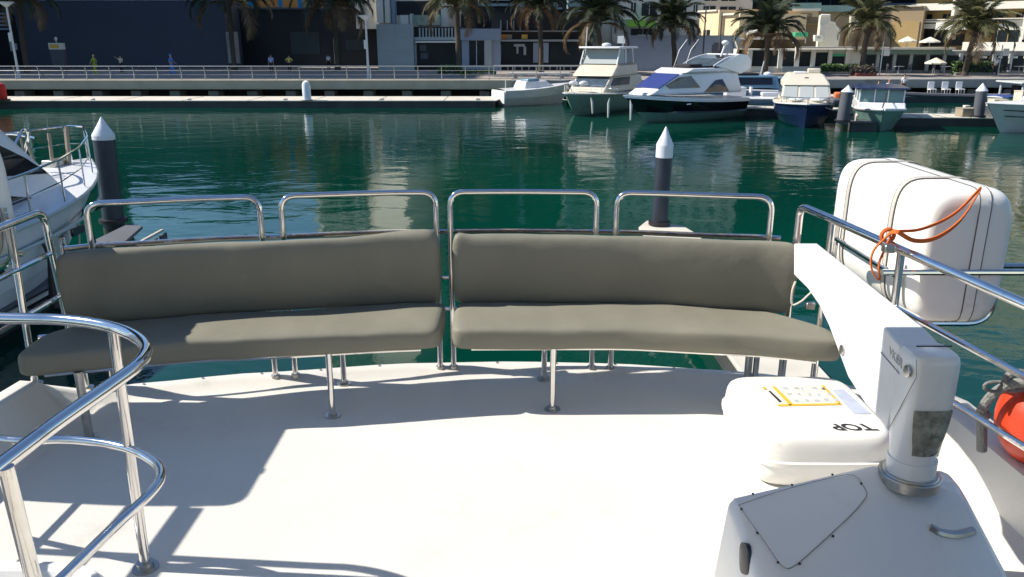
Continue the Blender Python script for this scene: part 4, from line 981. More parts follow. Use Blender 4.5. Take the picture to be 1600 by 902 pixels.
# ================================================================ PEOPLE (one skinned body each)
def person(label, loc, rz, shirt, legs, pose='stand', H=1.72, skin='skin', hat=None):
    t = thing('person', label, 'person', loc, rz, world=False)
    k = H/1.72
    hipz, kneez = .90, .48
    J = {'pelvis':(0,0,.93,.125),'belly':(0,0,1.08,.12),'chest':(0,0,1.28,.135),'neck':(0,0,1.44,.05),'head':(0,.01,1.56,.082),'crown':(0,.0,1.66,.062)}
    E = [('pelvis','belly'),('belly','chest'),('chest','neck'),('neck','head'),('head','crown')]
    arms = {'stand':(((.21,0,1.10),(.22,.06,.86)),((-.21,0,1.10),(-.22,.06,.86))), 'walk':(((.21,-.1,1.12),(.2,.02,.90)),((-.21,.12,1.12),(-.2,.26,.98))),
            'raise':(((.30,.02,1.36),(.50,.05,1.52)),((-.21,0,1.10),(-.1,.15,1.0))), 'hips':(((.36,0,1.16),(.17,.02,1.0)),((-.36,0,1.16),(-.17,.02,1.0))), 'sit':(((.21,.08,1.10),(.15,.3,.98)),((-.21,.08,1.10),(-.15,.3,.98)))}[pose]
    for s_, (el, ha) in zip('RL', arms):
        sg = 1 if s_ == 'R' else -1
        J['sh'+s_] = (sg*.17,0,1.37,.055); J['el'+s_] = (*el,.042); J['wr'+s_] = (*ha,.03)
        v = (Vector(ha)-Vector(el)).normalized(); h2 = Vector(ha)+v*.06; J['ha'+s_] = (*h2,.035); h3 = h2+v*.08; J['fi'+s_] = (*h3,.018)
        E += [('chest','sh'+s_),('sh'+s_,'el'+s_),('el'+s_,'wr'+s_),('wr'+s_,'ha'+s_),('ha'+s_,'fi'+s_)]
        ly = {'walk':.22*sg}.get(pose, 0.)
        if pose == 'sit':
            J['hip'+s_] = (sg*.09,.02,.90,.09); J['kn'+s_] = (sg*.12,.42,.92,.06); J['an'+s_] = (sg*.12,.46,.50,.042); J['to'+s_] = (sg*.13,.6,.46,.035)
        else:
            J['hip'+s_] = (sg*.09,0,.88,.09); J['kn'+s_] = (sg*.10,ly*.55+.03,.48,.062); J['an'+s_] = (sg*.10,ly-.02,.08,.042); J['to'+s_] = (sg*.115,ly+.13,.035,.035)
        E += [('pelvis','hip'+s_),('hip'+s_,'kn'+s_),('kn'+s_,'an'+s_),('an'+s_,'to'+s_)]
    def skinmesh(name, names, m, grow=0., root='pelvis'):
        idx = {n_: i for i, n_ in enumerate(names)}
        me = bpy.data.meshes.new(name); me.from_pydata([tuple(c*k for c in J[n_][:3]) for n_ in names], [(idx[a], idx[b]) for a, b in E if a in idx and b in idx], [])
        o = bpy.data.objects.new(name, me); C.objects.link(o); o.parent = t
        md = o.modifiers.new('skin', 'SKIN'); me.materials.append(M[m])
        if not me.skin_vertices: 
            bm = bmesh.new(); bm.from_mesh(me); bm.verts.layers.skin.verify(); bm.to_mesh(me); bm.free()
        for n_, i in idx.items():
            sv = me.skin_vertices[0].data[i]; r = J[n_][3]*k+grow; sv.radius = (r, r*(.82 if n_ in ('pelvis','belly','chest') else 1)); sv.use_root = (n_ == root)
        sb = o.modifiers.new('sub', 'SUBSURF'); sb.levels = sb.render_levels = 1; md.use_smooth_shade = True; return o
    skinmesh('body', list(J), skin)
    skinmesh('shirt', ['pelvis','belly','chest','shR','elR','shL','elL'], shirt, .02, 'chest')
    skinmesh('trousers', ['pelvis','hipR','knR','anR','hipL','knL','anL'], legs, .018)
    MB().ball(Vector((0,-.012,1.63))*k, .088*k, 12, 8, (.95,1.05,.75)).build('hair' if not hat else 'cap', 'hair' if not hat else hat, t)
    for sg in (-1,1): MB().ball(Vector((sg*.03,.088,1.575))*k, .011, 6, 4).build('eye', 'hair', t)
    MB().ball(Vector((0,.10,1.545))*k, .014, 6, 4).build('nose', skin, t)
    return t
def pp_(px, Y): return (xcol(px, Y, QZ), Y, QZ)
person('person in a yellow-green top walking along the promenade rail on the left', pp_(150,73), radians(80), 'c_yellowgreen', 'c_yellowgreen', 'walk', 1.8, hat='c_yellow')
person('person in a cream top holding one arm out behind the promenade rail', pp_(191,78), radians(-10+180), 'c_cream', 'c_dark', 'raise', 1.66)
person('person in blue robe-like clothes walking past the navy wall', pp_(270,72), radians(-80), 'c_blue', 'c_blue', 'walk', 1.9, hat='c_blue')
person('person in a pale blue shirt in front of the dark arcade', pp_(425,78), radians(180), 'c_paleblue', 'c_dark', 'stand', 1.75)
person('person in a yellow top with hands on hips before the dark arcade', pp_(453,80), radians(180), 'c_yellow', 'c_dark', 'hips', 1.65)
person('person in a white top deep in the dark arcade beside a palm trunk', pp_(514,88), radians(180), 'c_white', 'c_dark', 'stand', 1.6)
person('person in white top and dark trousers walking on the right promenade', (xcol(1553,72,QZ),72,QZ), radians(120), 'c_white', 'c_dark', 'walk', 1.7)
person('person in white shirt and orange cap seated under the right promenade', (xcol(1386,62.8,.2),62.8,.02), radians(180), 'c_white', 'c_jeans', 'sit', 1.7, hat='c_orange')
person('person in grey seated left of the orange-capped one', (xcol(1370,62.8,.2),62.8,.02), radians(180), 'c_khaki', 'c_dark', 'sit', 1.65)
person('person in white standing right of the orange-capped one', (xcol(1409,63,.2),63,.5), radians(170), 'c_white', 'c_dark', 'stand', 1.6)
for px in (1370,1386):
    p = Vector((xcol(px,62.8,.2),62.8,.5)); t = thing('stool', 'low dark stool under the seated person %s the promenade' % ('in grey below' if px < 1380 else 'in the orange cap below'), 'stool', p)
    MB().cyl(p+Vector((0,.05,.25)), .19, .05, 12).build('seat', 'c_dark', t)
    for a in range(4): MB().tube([p+Vector((.14*cos(a*pi/2), .05+.14*sin(a*pi/2),0)), p+Vector((.1*cos(a*pi/2), .05+.1*sin(a*pi/2),.26))], .018, 5).build('leg', 'c_dark', t)

# ================================================================ LAMPS, KIOSK
def lamp_post(label, px, ytop, Y):
    p = Vector((xcol(px, Y, QZ), Y, QZ)); h = zrow(ytop, Y)-QZ; t = thing('street_lamp', label, 'street lamp', p, group='promenade lamp posts')
    MB().tube([p, p+Vector((0,0,1.0)), p+Vector((0,0,h-.3))], [.13,.10,.075], 12).build('pole', 'lamp', t)
    MB().cyl(p, .2, .1, 14).build('base_plate', 'lamp', t)
    MB().cyl(p+Vector((0,0,h-.35)), .12, .3, 16, r2=.5).build('reflector', 'lampglass', t); MB().cyl(p+Vector((0,0,h-.05)), .58, .1, 20).build('hood', 'lamp', t)
    MB().box(p+Vector((-.12,0,h*.55)), (.22,.2,.7)).build('control_box', 'lamp', t, bevel=.02)
lamp_post('tall pale lamp post at the far left in front of the navy wall', 30, 4, 68)
lamp_post('tall white lamp post between the dark arcade and the grey panel wall', 576, 25, 67.5)
p = Vector((xcol(94,84), 84, QZ)); t = thing('info_kiosk', 'grey slanted kiosk with a yellow notice panel before the navy wall', 'kiosk', p)
MB().hexa([p+Vector(v) for v in ((-.55,-.25,0),(.55,-.25,0),(.55,.25,0),(-.55,.25,0))], [p+Vector(v) for v in ((-.7,-.25,2.1),(.7,-.25,2.1),(.7,.25,2.1),(-.7,.25,2.1))]).build('body', 'pontgrey', t)
MB().box(p+Vector((0,-.02,2.4)), (1.4,.5,.62)).build('notice_panel', 'labelw', t); MB().box(p+Vector((-.1,-.285,2.4)), (.9,.02,.34)).build('notice', 'yellow', t)
MB().tube([p+Vector((0,0,2.7)), p+Vector((0,0,3.0))], .04, 6).build('stem', 'lamp', t); MB().ball(p+Vector((0,0,3.1)), .15, 10, 8, (1,1,1.3)).build('finial', 'labelw', t)

def mooring(label, a, b, sag, r=.02, m='strap'):
    a = Vector(a); b = Vector(b); P = [a.lerp(b, i/12)-Vector((0,0,sag*4*(i/12)*(1-i/12))) for i in range(13)]
    solo(MB().tube(P, r, 6), 'mooring_rope', m, label, 'rope', a, group='mooring ropes')
mooring('thin mooring rope from the left yacht bow down to the dark finger pontoon', at_Y(118,255,16.2), (-8.5,15.2,.55), .15)
mooring('pale rope from the cream motor yacht bow to the pontoon behind it', at_Y(893,152,50.6), (xcol(880,58), 58.2, .55), .1)
mooring('rope from the navy-hulled boat to the leaning slate pile', at_Y(1290,168,43.8), (xcol(1316,45.5), 45.3, 1.0), .12)
mooring('rope from the open green boat to the pontoon on its right', at_Y(1408,180,42.3), (21.5,45.4,.55), .1)
# ================================================================ PALMS
def frond_mesh(seed, L=3.6, droop=1.0):
    r = random.Random(seed); mb = MB(); N = 26; pts = []
    for i in range(N+1):
        u = i/N; ang = radians(52)-droop*radians(118)*u**1.25
        if i == 0: p = Vector((0,0,0))
        else: p = pts[-1]+Vector((cos(ang),0,sin(ang)))*(L/N)
        pts.append(p)
    mb.tube(pts[::3], [.045*(1-i/ (len(pts[::3])))+.008 for i in range(len(pts[::3]))], 4)
    for i in range(3, N+1):
        u = i/N; ll = .80*(sin(pi*min(1,u*.9+.08))**.6)*(.8+.4*r.random()); t = (pts[i]-pts[i-1]).normalized(); nn = Vector((-t.z,0,t.x))
        for sg in (-1,1):
            for q in range(2):
                b = pts[i-1]+(pts[i]-pts[i-1])*(q*.5+.2*r.random()); d = (t*.75+Vector((0,sg,0))*(.75+.2*r.random())-Vector((0,0,.25+.35*r.random()))+nn*.25).normalized()
                w_ = t*.035+nn*.012; e = b+d*ll; m_ = b+d*ll*.45
                k = len(mb.v); mb.v += [tuple(b-w_*.6), tuple(b+w_*.6), tuple(m_+w_), tuple(e-Vector((0,0,.06))), tuple(m_-w_)]; mb.f.append((k,k+1,k+2,k+3,k+4))
    return mb
FR = []
for s_, dr in ((1,.55),(2,.8),(3,1.05),(4,1.3)):
    FR.append((frond_mesh(s_, 3.5, dr), dr))
protos = {}
def palm(label, px, Y, ycrown, size=1., pale=False, nfr=46, seed=0):
    size *= 1.12+.28*random.Random(seed+50).random(); nfr += seed % 4*3-4
    r = random.Random(seed); p = Vector((xcol(px, Y, QZ+3), Y, QZ)); zc = zrow(ycrown, Y); h = zc-QZ
    t = thing('palm_tree', label, 'palm tree', p, r.random()*6, group='date palms on the promenade', world=False)
    la = r.random()*6.28; lm = r.uniform(.1,.55); L0 = Vector((cos(la)*lm, sin(la)*lm, 0))
    mb = MB(); n = 18; pts = [Vector((.04*sin(i*.7)*i/n, .03*cos(i)*i/n, h*i/n))+L0*(i/n)**2 for i in range(n+1)]
    mb.tube(pts, [(.30 if i < 2 else .22)+(.025 if i % 2 else 0) for i in range(n+1)], 12)
    mb.build('trunk', 'trunk', t)
    MB().tube([L0+Vector((0,0,h-.5)),L0+Vector((0,0,h-.1)),L0+Vector((0,0,h+.3))], [.26,.42,.2], 12).build('crown_boss', 'trunk', t)
    m0 = 'frondpale' if pale else 'frond'; ndead = r.randrange(2,8)
    for i in range(nfr):
        u = i/nfr; kidx = min(3, int(u*4)); m_ = 'dead' if i >= nfr-ndead else m0; key = (kidx, m_)
        if key not in protos:
            o = FR[kidx][0].build('frond', m_, None, smooth=False); protos[key] = o.data; bpy.data.objects.remove(o)
        o = bpy.data.objects.new('frond', protos[key]); C.objects.link(o); o.parent = t
        o.location = L0+Vector((0,0,h+.15-.35*u)); tilt = radians(-42+52*u+r.uniform(-11,11)+(14 if m_ == 'dead' else 0)); s_ = size*(.85+.25*r.random())
        o.rotation_euler = (radians(r.uniform(-12,12)), tilt, i*2.39996+r.uniform(-.2,.2)); o.scale = (s_,s_,s_)
# (px, depth, crown row, size, pale)
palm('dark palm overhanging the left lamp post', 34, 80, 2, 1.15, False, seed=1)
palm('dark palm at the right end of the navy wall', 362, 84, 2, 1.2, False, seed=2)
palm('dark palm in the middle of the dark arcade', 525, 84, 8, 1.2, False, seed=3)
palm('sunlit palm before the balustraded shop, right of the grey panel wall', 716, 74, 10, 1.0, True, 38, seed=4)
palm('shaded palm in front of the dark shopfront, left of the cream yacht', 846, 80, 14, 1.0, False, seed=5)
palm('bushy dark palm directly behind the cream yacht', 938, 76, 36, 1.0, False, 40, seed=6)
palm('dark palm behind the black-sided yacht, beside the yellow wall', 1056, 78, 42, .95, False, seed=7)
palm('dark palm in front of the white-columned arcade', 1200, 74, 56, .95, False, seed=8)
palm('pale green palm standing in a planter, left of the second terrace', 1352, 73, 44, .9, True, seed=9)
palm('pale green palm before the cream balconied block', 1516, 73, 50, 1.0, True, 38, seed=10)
# planters and low bushes
def bush(name, label, cat, c, d, n, seed, m='leaf', pot=None):
    r = random.Random(seed); t = thing(name, label, cat, (c[0], c[1], c[2]))
    mb = MB()
    for i in range(n):
        p = Vector(c)+Vector((r.uniform(-.5,.5)*d[0], r.uniform(-.5,.5)*d[1], r.uniform(.15,1)*d[2])); u = Vector((r.gauss(0,1), r.gauss(0,1), r.gauss(0,1))).normalized(); v = u.orthogonal().normalized()
        s_ = .09+.08*r.random(); mb.add([p-u*s_, p+v*s_*.5, p+u*s_, p-v*s_*.5], [(0,1,2,3)])
    mb.build('foliage', m, t, smooth=False)
    MB().box((c[0],c[1],c[2]+.12), (d[0]*.9,d[1]*.9,.26)).build('planter', pot or 'conc', t, bevel=.03)
    MB().box((c[0],c[1],c[2]+d[2]*.45), (d[0]*.8,d[1]*.7,d[2]*.5)).build('stems', 'c_dark', t)
bush('hedge', 'bright green clipped hedge at the foot of the sunlit palm', 'hedge', (xcol(703,72), 72, QZ), (2.0,.8,.9), 900, 1)
bush('hedge', 'low dark green hedge right of the sunlit palm', 'hedge', (xcol(748,74), 74, QZ), (3.0,.7,.45), 700, 2)
bush('hedge', 'green hedge in front of the arcade, left of the planter palm', 'hedge', (xcol(1318,76), 76, QZ), (4.2,.7,.9), 1400, 3)
bush('planter', 'leafy planter at the foot of the palm before the cream block', 'planter', (xcol(1524,74), 74, QZ), (4.2,.9,1.2), 1400, 4)
bush('planter', 'brown round planter at the foot of the second terrace palm', 'planter', (xcol(1350,72.4), 72.4, QZ), (2.0,1.4,.9), 300, 5, 'trunk', 'c_maroon')

# ================================================================ BUILDINGS
def block(name, label, cat, e0, e1, ytop, ybot, depth, m, parts=(), zt=None, zb=None, group=None):
    """a mass whose front runs from (column, depth) e0 to e1; parts are given by their rows and columns on that front"""
    x0, Y0 = e0; x1, Y1 = e1; Ym = (Y0+Y1)/2
    A = Vector((xcol(x0,Y0), Y0, 0)); B = Vector((xcol(x1,Y1), Y1, 0)); d = (B-A).normalized(); n_ = Vector((d.y, -d.x, 0)); W = (B-A).length
    zt = zrow(ytop, Ym) if zt is None else zt; zb = (QZ if ybot is None else zrow(ybot, Ym)) if zb is None else zb
    t = thing(name, label, cat, (A.x, A.y, max(zb, 0)), group=group)
    def U(px):
        a_ = (px-800)/FPX; return (a_*CP*A.y+a_*.18-A.x)/(d.x-a_*CP*d.y)
    def Zr(py): return zrow(py, Ym)
    def bx_(u0, u1, z0, z1, f0, f1, nm, mm, parent, bevel=0):
        P = [A+d*u0+n_*f0, A+d*u1+n_*f0, A+d*u1+n_*f1, A+d*u0+n_*f1]
        return MB().hexa([(p.x,p.y,z0) for p in P], [(p.x,p.y,z1) for p in P]).build(nm, mm, parent, smooth=False, bevel=bevel)
    wall = bx_(0, W, zb, zt, 0, -depth, 'wall', m, t)
    for q in parts:
        nm, px0, px1, py0, py1, mm = q[:6]; pr = q[6] if len(q) > 6 else .05
        o = bx_(U(px0), U(px1), Zr(py1), Zr(py0), pr, -.05, nm, mm, t)
        if nm == 'window':
            u0, u1, z0, z1 = U(px0), U(px1), Zr(py1), Zr(py0)
            bx_(u0-.06, u1+.06, z0-.08, z0, pr+.06, -.02, 'sill', m, o)
            bx_((u0+u1)/2-.03, (u0+u1)/2+.03, z0, z1, pr+.03, 0, 'mullion', m, o)
    return t, A, d, n_, W, zb, zt
def grid(tpl, u0, u1, z0, z1, nu, nz_, mm, fill=(.6,.55), pr=.04, name='window', parent_m=None):
    t, A, d, n_, W = tpl[:5]; me = None; cw = (u1-u0)/nu; ch = (z1-z0)/nz_
    for j in range(nz_):
        for i in range(nu):
            if me is None:
                mb = MB(); a = A; w2, h2 = cw*fill[0]/2, ch*fill[1]/2
                P = [d*-w2+n_*pr, d*w2+n_*pr, d*w2+n_*-.04, d*-w2+n_*-.04]
                mb.hexa([(p.x,p.y,-h2) for p in P], [(p.x,p.y,h2) for p in P]); o = mb.build(name, mm, None, smooth=False); me = o.data; o.parent = t
            else: o = bpy.data.objects.new(name, me); C.objects.link(o); o.parent = t
            c = A+d*(u0+cw*(i+.5)); o.location = Vector((c.x, c.y, z0+ch*(j+.5)))-ORG[t]
# --- left part
block('shade_wall', 'long plain navy wall behind the promenade on the left', 'wall', (36,92), (358,92), 1, None, 6, 'navy',
      [('coping',36,358,-1,1,'bluegrey',.08),('pier',356,373,50,None or 99,'conc',.35)])
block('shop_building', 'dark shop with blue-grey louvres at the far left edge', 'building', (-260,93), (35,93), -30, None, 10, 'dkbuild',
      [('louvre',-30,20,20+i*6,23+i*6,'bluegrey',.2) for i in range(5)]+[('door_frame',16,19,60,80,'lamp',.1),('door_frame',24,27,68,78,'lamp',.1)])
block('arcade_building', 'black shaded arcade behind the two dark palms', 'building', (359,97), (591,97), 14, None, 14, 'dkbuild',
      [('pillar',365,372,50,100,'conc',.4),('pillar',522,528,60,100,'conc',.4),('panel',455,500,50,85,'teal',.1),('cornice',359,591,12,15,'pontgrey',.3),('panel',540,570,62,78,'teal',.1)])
tb = block('tower_block', 'blue and orange hoarded building above the dark arcade', 'building', (330,104), (505,104), 0, None, 20, 'ochre',
      [('hoarding',394,403,-40,10,'c_bluehoard'),('hoarding',408,440,-40,11,'c_orangehoard'),('hoarding',440,447,-40,11,'c_bluehoard'),('hoarding',447,470,-40,12,'c_orangehoard'),('hoarding',470,477,-40,12,'c_bluehoard'),('hoarding',485,505,-40,12,'tan')], zt=15.5)
# sunlit pale tower (its reflection reaches the bench)
tb = block('tower', 'pale sunlit tower rising above the grey panel wall', 'tower', (478,128), (628,106), 0, None, 22, 'creamw', [], zt=62)
grid(tb, 1, tb[4]*.62, 5, 60, 9, 16, 'bglass', (.72,.6)); 
for j in range(16):
    z = 5+j*3.44; t_, A, d, n_, W = tb[:5]
    P = [A+d*.5+n_*.9, A+d*W*.64+n_*.9, A+d*W*.64, A+d*.5]
    MB().hexa([(p.x,p.y,z-.1) for p in P], [(p.x,p.y,z+.12) for p in P]).build('balcony_slab', 'creamw', t_, smooth=False)
    MB().hexa([(p.x,p.y,z+.12) for p in [P[0],P[1],P[1]-n_*.06,P[0]-n_*.06]], [(p.x,p.y,z+1.1) for p in [P[0],P[1],P[1]-n_*.06,P[0]-n_*.06]]).build('balustrade', 'bglassg', t_, smooth=False)
block('panel_wall', 'square pale grey panel wall beside the white lamp post', 'wall', (591,86), (647,86), 38, None, 5, 'greywall',
      [('panel',592.5,618.5,40,58,'greywall',.04),('panel',619.5,646,40,58,'greywall',.04),('panel',592.5,646,59,80,'greywall',.045),('panel',592.5,646,81,100,'greywall',.04)])
block('villa', 'cream columned building over the grey panel wall', 'building', (560,94), (700,92.5), -30, 45, 12, 'cream',
      [('column',594,604,-30,36,'creamw',.8),('column',607,614,-30,36,'creamw',.8),('column',616,621,-30,38,'bluegrey',.5),('opening',622,690,2,24,'dkbuild',.06),('balustrade',630,642,24,40,'creamw',.7),('glass_balustrade',642,690,24,40,'bglassg',.6),('post',645,648,22,40,'creamw',.75)])
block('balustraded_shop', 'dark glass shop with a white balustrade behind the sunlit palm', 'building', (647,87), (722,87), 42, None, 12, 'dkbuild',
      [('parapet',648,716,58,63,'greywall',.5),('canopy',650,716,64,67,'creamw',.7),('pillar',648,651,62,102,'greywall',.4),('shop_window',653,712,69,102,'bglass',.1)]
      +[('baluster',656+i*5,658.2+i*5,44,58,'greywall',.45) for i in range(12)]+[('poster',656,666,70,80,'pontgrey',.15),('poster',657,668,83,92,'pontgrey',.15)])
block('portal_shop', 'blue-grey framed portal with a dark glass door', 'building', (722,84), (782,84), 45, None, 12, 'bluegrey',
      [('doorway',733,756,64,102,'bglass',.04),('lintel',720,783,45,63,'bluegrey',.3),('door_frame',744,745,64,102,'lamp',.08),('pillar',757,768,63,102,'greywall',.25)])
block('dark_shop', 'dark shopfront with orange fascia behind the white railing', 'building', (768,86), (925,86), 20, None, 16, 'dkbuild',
      [('fascia',774,792,54,61,'c_orangehoard',.2),('fascia',792,800,54,61,'c_khaki',.2),('fascia',815,824,54,61,'yellow',.2),('slab',770,905,62,65,'greywall',.5),('slab',770,905,48,50,'conc',.5),
       ('panel',833,841,67,98,'bluegrey',.3),('panel',847,857,67,98,'bluegrey',.3),('shop_window',775,830,67,100,'bglass',.1),('shop_window',860,920,67,100,'bglass',.1),('sculpture',803,820,69,73,'greywall',.3),('sculpture',807,810,73,84,'greywall',.3),('sculpture',818,822,73,86,'greywall',.3),('display',781,783,70,96,'greywall',.2)]
      +[('baluster',782+i*10,783.5+i*10,32,47,'tealight',.4) for i in range(5)])
tb = block('teal_block', 'dark teal block with pale fins above the dark shopfront', 'building', (690,100), (893,100), 0, None, 22, 'dkbuild',
      [('fin',803,812,-120,50,'teal',.5),('fin',812,819,-120,50,'bluegrey',.9),('sign_band',820,880,-3,11,'boatblack',.5),('slab',740,804,6,10,'tealight',.6),('slab',820,878,12,15,'bluegrey',.6),('fin',879,886,-120,50,'teal',.9),('sign_panel',768,797,-6,1,'creamw',.6)], zt=66)
t_, A, d, n_, W = tb[:5]
sgn_ = Vector((xcol(855,99.3), 99.35, zrow(3.5,99.4)))
place_text('sign_lettering', 'arta', 1.6, 'tealight', t_, sgn_, (1,0,0), (0,0,1), .05)
grid(tb, 1, W-1, 14, 64, 10, 14, 'bglass', (.8,.6))
tb = block('tealight_block', 'pale teal block beside the dark sign, left of the apartment house', 'building', (886,96), (958,96), 0, None, 20, 'tealight',
      [('window',890,917,1,9,'bglassg',.1),('window',893,900,24,50,'teal',.1),('panel',887,925,20,22,'greywall',.1)], zt=58)
grid(tb, .5, tb[4]-.5, 16, 56, 4, 12, 'bglass', (.7,.55))
# tall dark tower behind the arcade (shaded, only its reflection shows)
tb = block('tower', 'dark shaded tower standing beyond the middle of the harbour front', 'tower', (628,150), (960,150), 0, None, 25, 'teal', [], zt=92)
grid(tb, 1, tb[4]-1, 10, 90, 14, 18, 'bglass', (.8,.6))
tb = block('tower', 'dark tower beyond the left end of the promenade', 'tower', (-600,122), (95,116), 0, None, 12, 'dkbuild', [], zt=46)
grid(tb, 2, tb[4]-2, 12, 44, 16, 9, 'bglass', (.8,.6))
# --- right part
tb = block('apartment_house', 'pale grey apartment house with dark windows above the green awning', 'building', (955,92), (1168,90), 0, None, 18, 'greyapt',
      [('window',983.5,991,4,18,'bglass'),('window',1000,1024,5,25,'bglass'),('window',1030,1053,6,24,'bglass'),('window',1062,1069,8,22,'bglass'),('window',1080,1086,8,19,'bglass'),
       ('window',1095,1114,10,18,'bglass'),('window',1121,1145,11,18,'bglass'),('window',1096,1115,-4,2,'bglass'),('window',1122,1144,-4,2.5,'bglass'),('window',1150,1154,12,18,'bglass'),
       ('awning',979,1024,32,42,'c_awning',1.2),('window',985,1022,45,56,'bglass'),('ledge',995,1014,54.5,57,'creamw',.5),('band',955,1168,29.5,31,'greywall',.15)], zt=50)
grid(tb, .5, tb[4]-.5, 12.5, 48, 9, 10, 'bglass', (.5,.45))
block('garden_wall', 'blue-grey rendered wall behind the masts of the black-sided yacht', 'wall', (975,84), (1152,84), 56, None, 6, 'bluegrey',
      [('niche',1113,1132,70,97,'pontgrey',.04),('cap',975,1152,55.5,57,'bluegrey',.15),('niche_head',1116,1129,67,70,'pontgrey',.04)])
t_, A, d, n_, W, zb, zt = block('yellow_house', 'sunlit yellow house front beside the dark palm', 'building', (1070,93), (1118,87), 17, 62, 8, 'yellowr',
      [('window',1075,1092,45,59,'bglass'),('window',1098,1108,47,58,'bglass'),('cornice',1070,1118,16.5,19,'cream',.2),('ledge',1096,1110,58,60,'creamw',.3)])
block('yellow_house', 'tall sunlit yellow pier right of the two thin poles', 'building', (1119,88), (1150,84.5), 22, 62, 8, 'yellowr', [('cornice',1119,1150,21,24,'cream',.3)])
for px, y1 in ((1097,12),(1122,20)):
    p = Vector((xcol(px,80), 80, QZ)); t = thing('flag_pole', 'thin dark pole in front of the yellow house, %s' % ('left of the pair' if px < 1100 else 'right of the pair'), 'pole', p)
    MB().tube([p, p+Vector((0,0,zrow(y1,80)-QZ))], .07, 8).build('pole', 'pontgrey', t); MB().cyl(p, .2, .15, 12).build('base', 'conc', t)
# terraces building: tan with scrolled gables
block('terrace_house', 'tan shaded terrace house behind the palm with glass roof terrace', 'building', (1150,90), (1345,88), 14, None, 14, 'tan',
      [('glass_terrace',1182,1275,5,14,'bglassg',.5),('glass_terrace',1275,1342,9,19,'bglassg',.5),('cornice',1183,1275,14,18,'cream',.6),('wall_panel',1226,1273,17,27,'yellowr',.3),('recess',1245,1263,21,27,'tan',.35),
       ('beam',1232,1288,37,39,'ochre',.4),('wall_panel',1193,1203,19,25,'cream',.2),('band',1226,1276,27,37,'tan',.1)])
def gable(label, px, Y, rows, cols, m, th=.5):
    ps = [(c_, r_) for c_, r_ in zip(cols, rows)]
    P = [Vector((xcol(c_, Y), Y, zrow(r_, Y))) for c_, r_ in ps]; o = P[0].copy()
    t = thing('gable_wall', label, 'wall', o)
    MB().prism(P, (0,th,0)).build('wall', m, t, smooth=False)
    MB().tube([p+Vector((0,-.05,0)) for p in P[1:-1]], .12, 6).build('coping', 'creamw', t)
gable('sunlit stepped cream gable in the middle of the terrace house', 1290, 85, [75,24,24,34,36,40,44,48,50,76], [1274,1274,1287,1288,1296,1297,1301,1306,1307,1306], 'cream')
gable('low cream scrolled parapet behind the arcade palm', 1180, 84.4, [62,62,50,50,48,44,46,52,62], [1160,1164,1164,1172,1178,1182,1190,1200,1200], 'cream')
gable('white scrolled pier at the left end of the arcade', 1155, 80, [76,62,63,66,76], [1151,1145,1170,1172,1166], 'creamw')
gable('narrow sunlit cream pier between terrace house and second palm', 1326, 86, [52,24,24,40,52], [1323,1321,1331,1330,1327], 'cream')
p = Vector((xcol(1245,84.5), 84.5, zrow(63,84.5))); t = thing('awning', 'small green awning over the terrace stall of the tan house', 'awning', p)
MB().box(p+Vector((0,0,.55)), (1.3,.9,.45)).build('canopy', 'c_green', t, bevel=.05)
for sx in (-.6,.6): MB().tube([p+Vector((sx,0,-.3)), p+Vector((sx,0,.5))], .04, 6).build('pole', 'lamp', t)
p = Vector((xcol(1273,84), 84, zrow(64,84))); t = thing('air_unit', 'white air unit on the terrace below the cream gable', 'air unit', p)
MB().box(p+Vector((0,0,.25)), (.8,.5,.6)).build('casing', 'creamw', t, bevel=.03); MB().cyl(p+Vector((0,-.26,.25)), .2, .02, 12).build('grille', 'seam', t)
for i in range(6):
    pass
t = thing('ladder', 'white metal stair ladder against the cream gable', 'ladder', (xcol(1279,84.6),84.6,zrow(64,84.6)))
for sx in (1275,1285): MB().tube([(xcol(sx,84.6),84.6,zrow(64,84.6)),(xcol(sx,84.6),84.6,zrow(39,84.6))], .05, 6).build('stile', 'creamw', t)
for i in range(8): z = zrow(63-i*3.2,84.6); MB().box((xcol(1280,84.6),84.6,z), (.62,.08,.1)).build('rung', 'creamw', t)
# arcade with white columns
cols = [(1169,1176),(1217,1224),(1243,1250),(1268,1275),(1295,1301),(1322,1329)]
block('arcade_building', 'low arcade with white columns and dark glass behind the palm', 'building', (1150,81), (1345,79.5), 77, None, 9, 'creamw',
      [('shop_window',1152,1169,78,103,'bglass',.05),('shop_window',1176,1217,79,104,'bglass',.05),('shop_window',1224,1243,80,104,'bglass',.05),('shop_window',1250,1268,81,104,'bglass',.05),('shop_window',1275,1295,82,104,'bglass',.05),('shop_window',1301,1322,86,106,'bglass',.05),('awning',1302,1322,84,88,'c_green',.3)]
      +[('column',a,b,77,107,'creamw',.35) for a, b in cols]+[('canopy',1243,1345,73,76,'cream',1.2),('low_wall',1224,1345,104,114,'tealight',.5)])
block('shop_row', 'row of glass shopfronts under a long cream canopy on the right', 'building', (1345,79.5), (1700,76), 80, None, 9, 'conc',
      [('canopy',1345,1485,74,77.5,'cream',1.6),('fascia',1345,1486,78,85,'hullgreen',.5)]
      +[('shop_window',1349+i*26,1370+i*26,87,110,'bglass',.08) for i in range(13)]+[('column',1371+i*26,1376+i*26,84,112,'greywall',.3) for i in range(13)]
      +[('pale_strip',1530+i*24,1544+i*24,88,91,'creamw',.2) for i in range(6)])  # cream strips set across the shopfronts
block('tan_house', 'tan rendered house between the second palm and the cream balconied block', 'building', (1346,90), (1432,87), 10, 80, 12, 'tan',
      [('wall_panel',1391,1432,34,75,'cream' if False else 'ochre',.1),('cornice',1346,1432,9,11,'cream',.2)])
tb = block('blue_block', 'dark blue glazed block high behind the terrace house', 'building', (1150,118), (1335,118), 0, None, 20, 'boatnavy' if False else 'navy', [], zt=36)
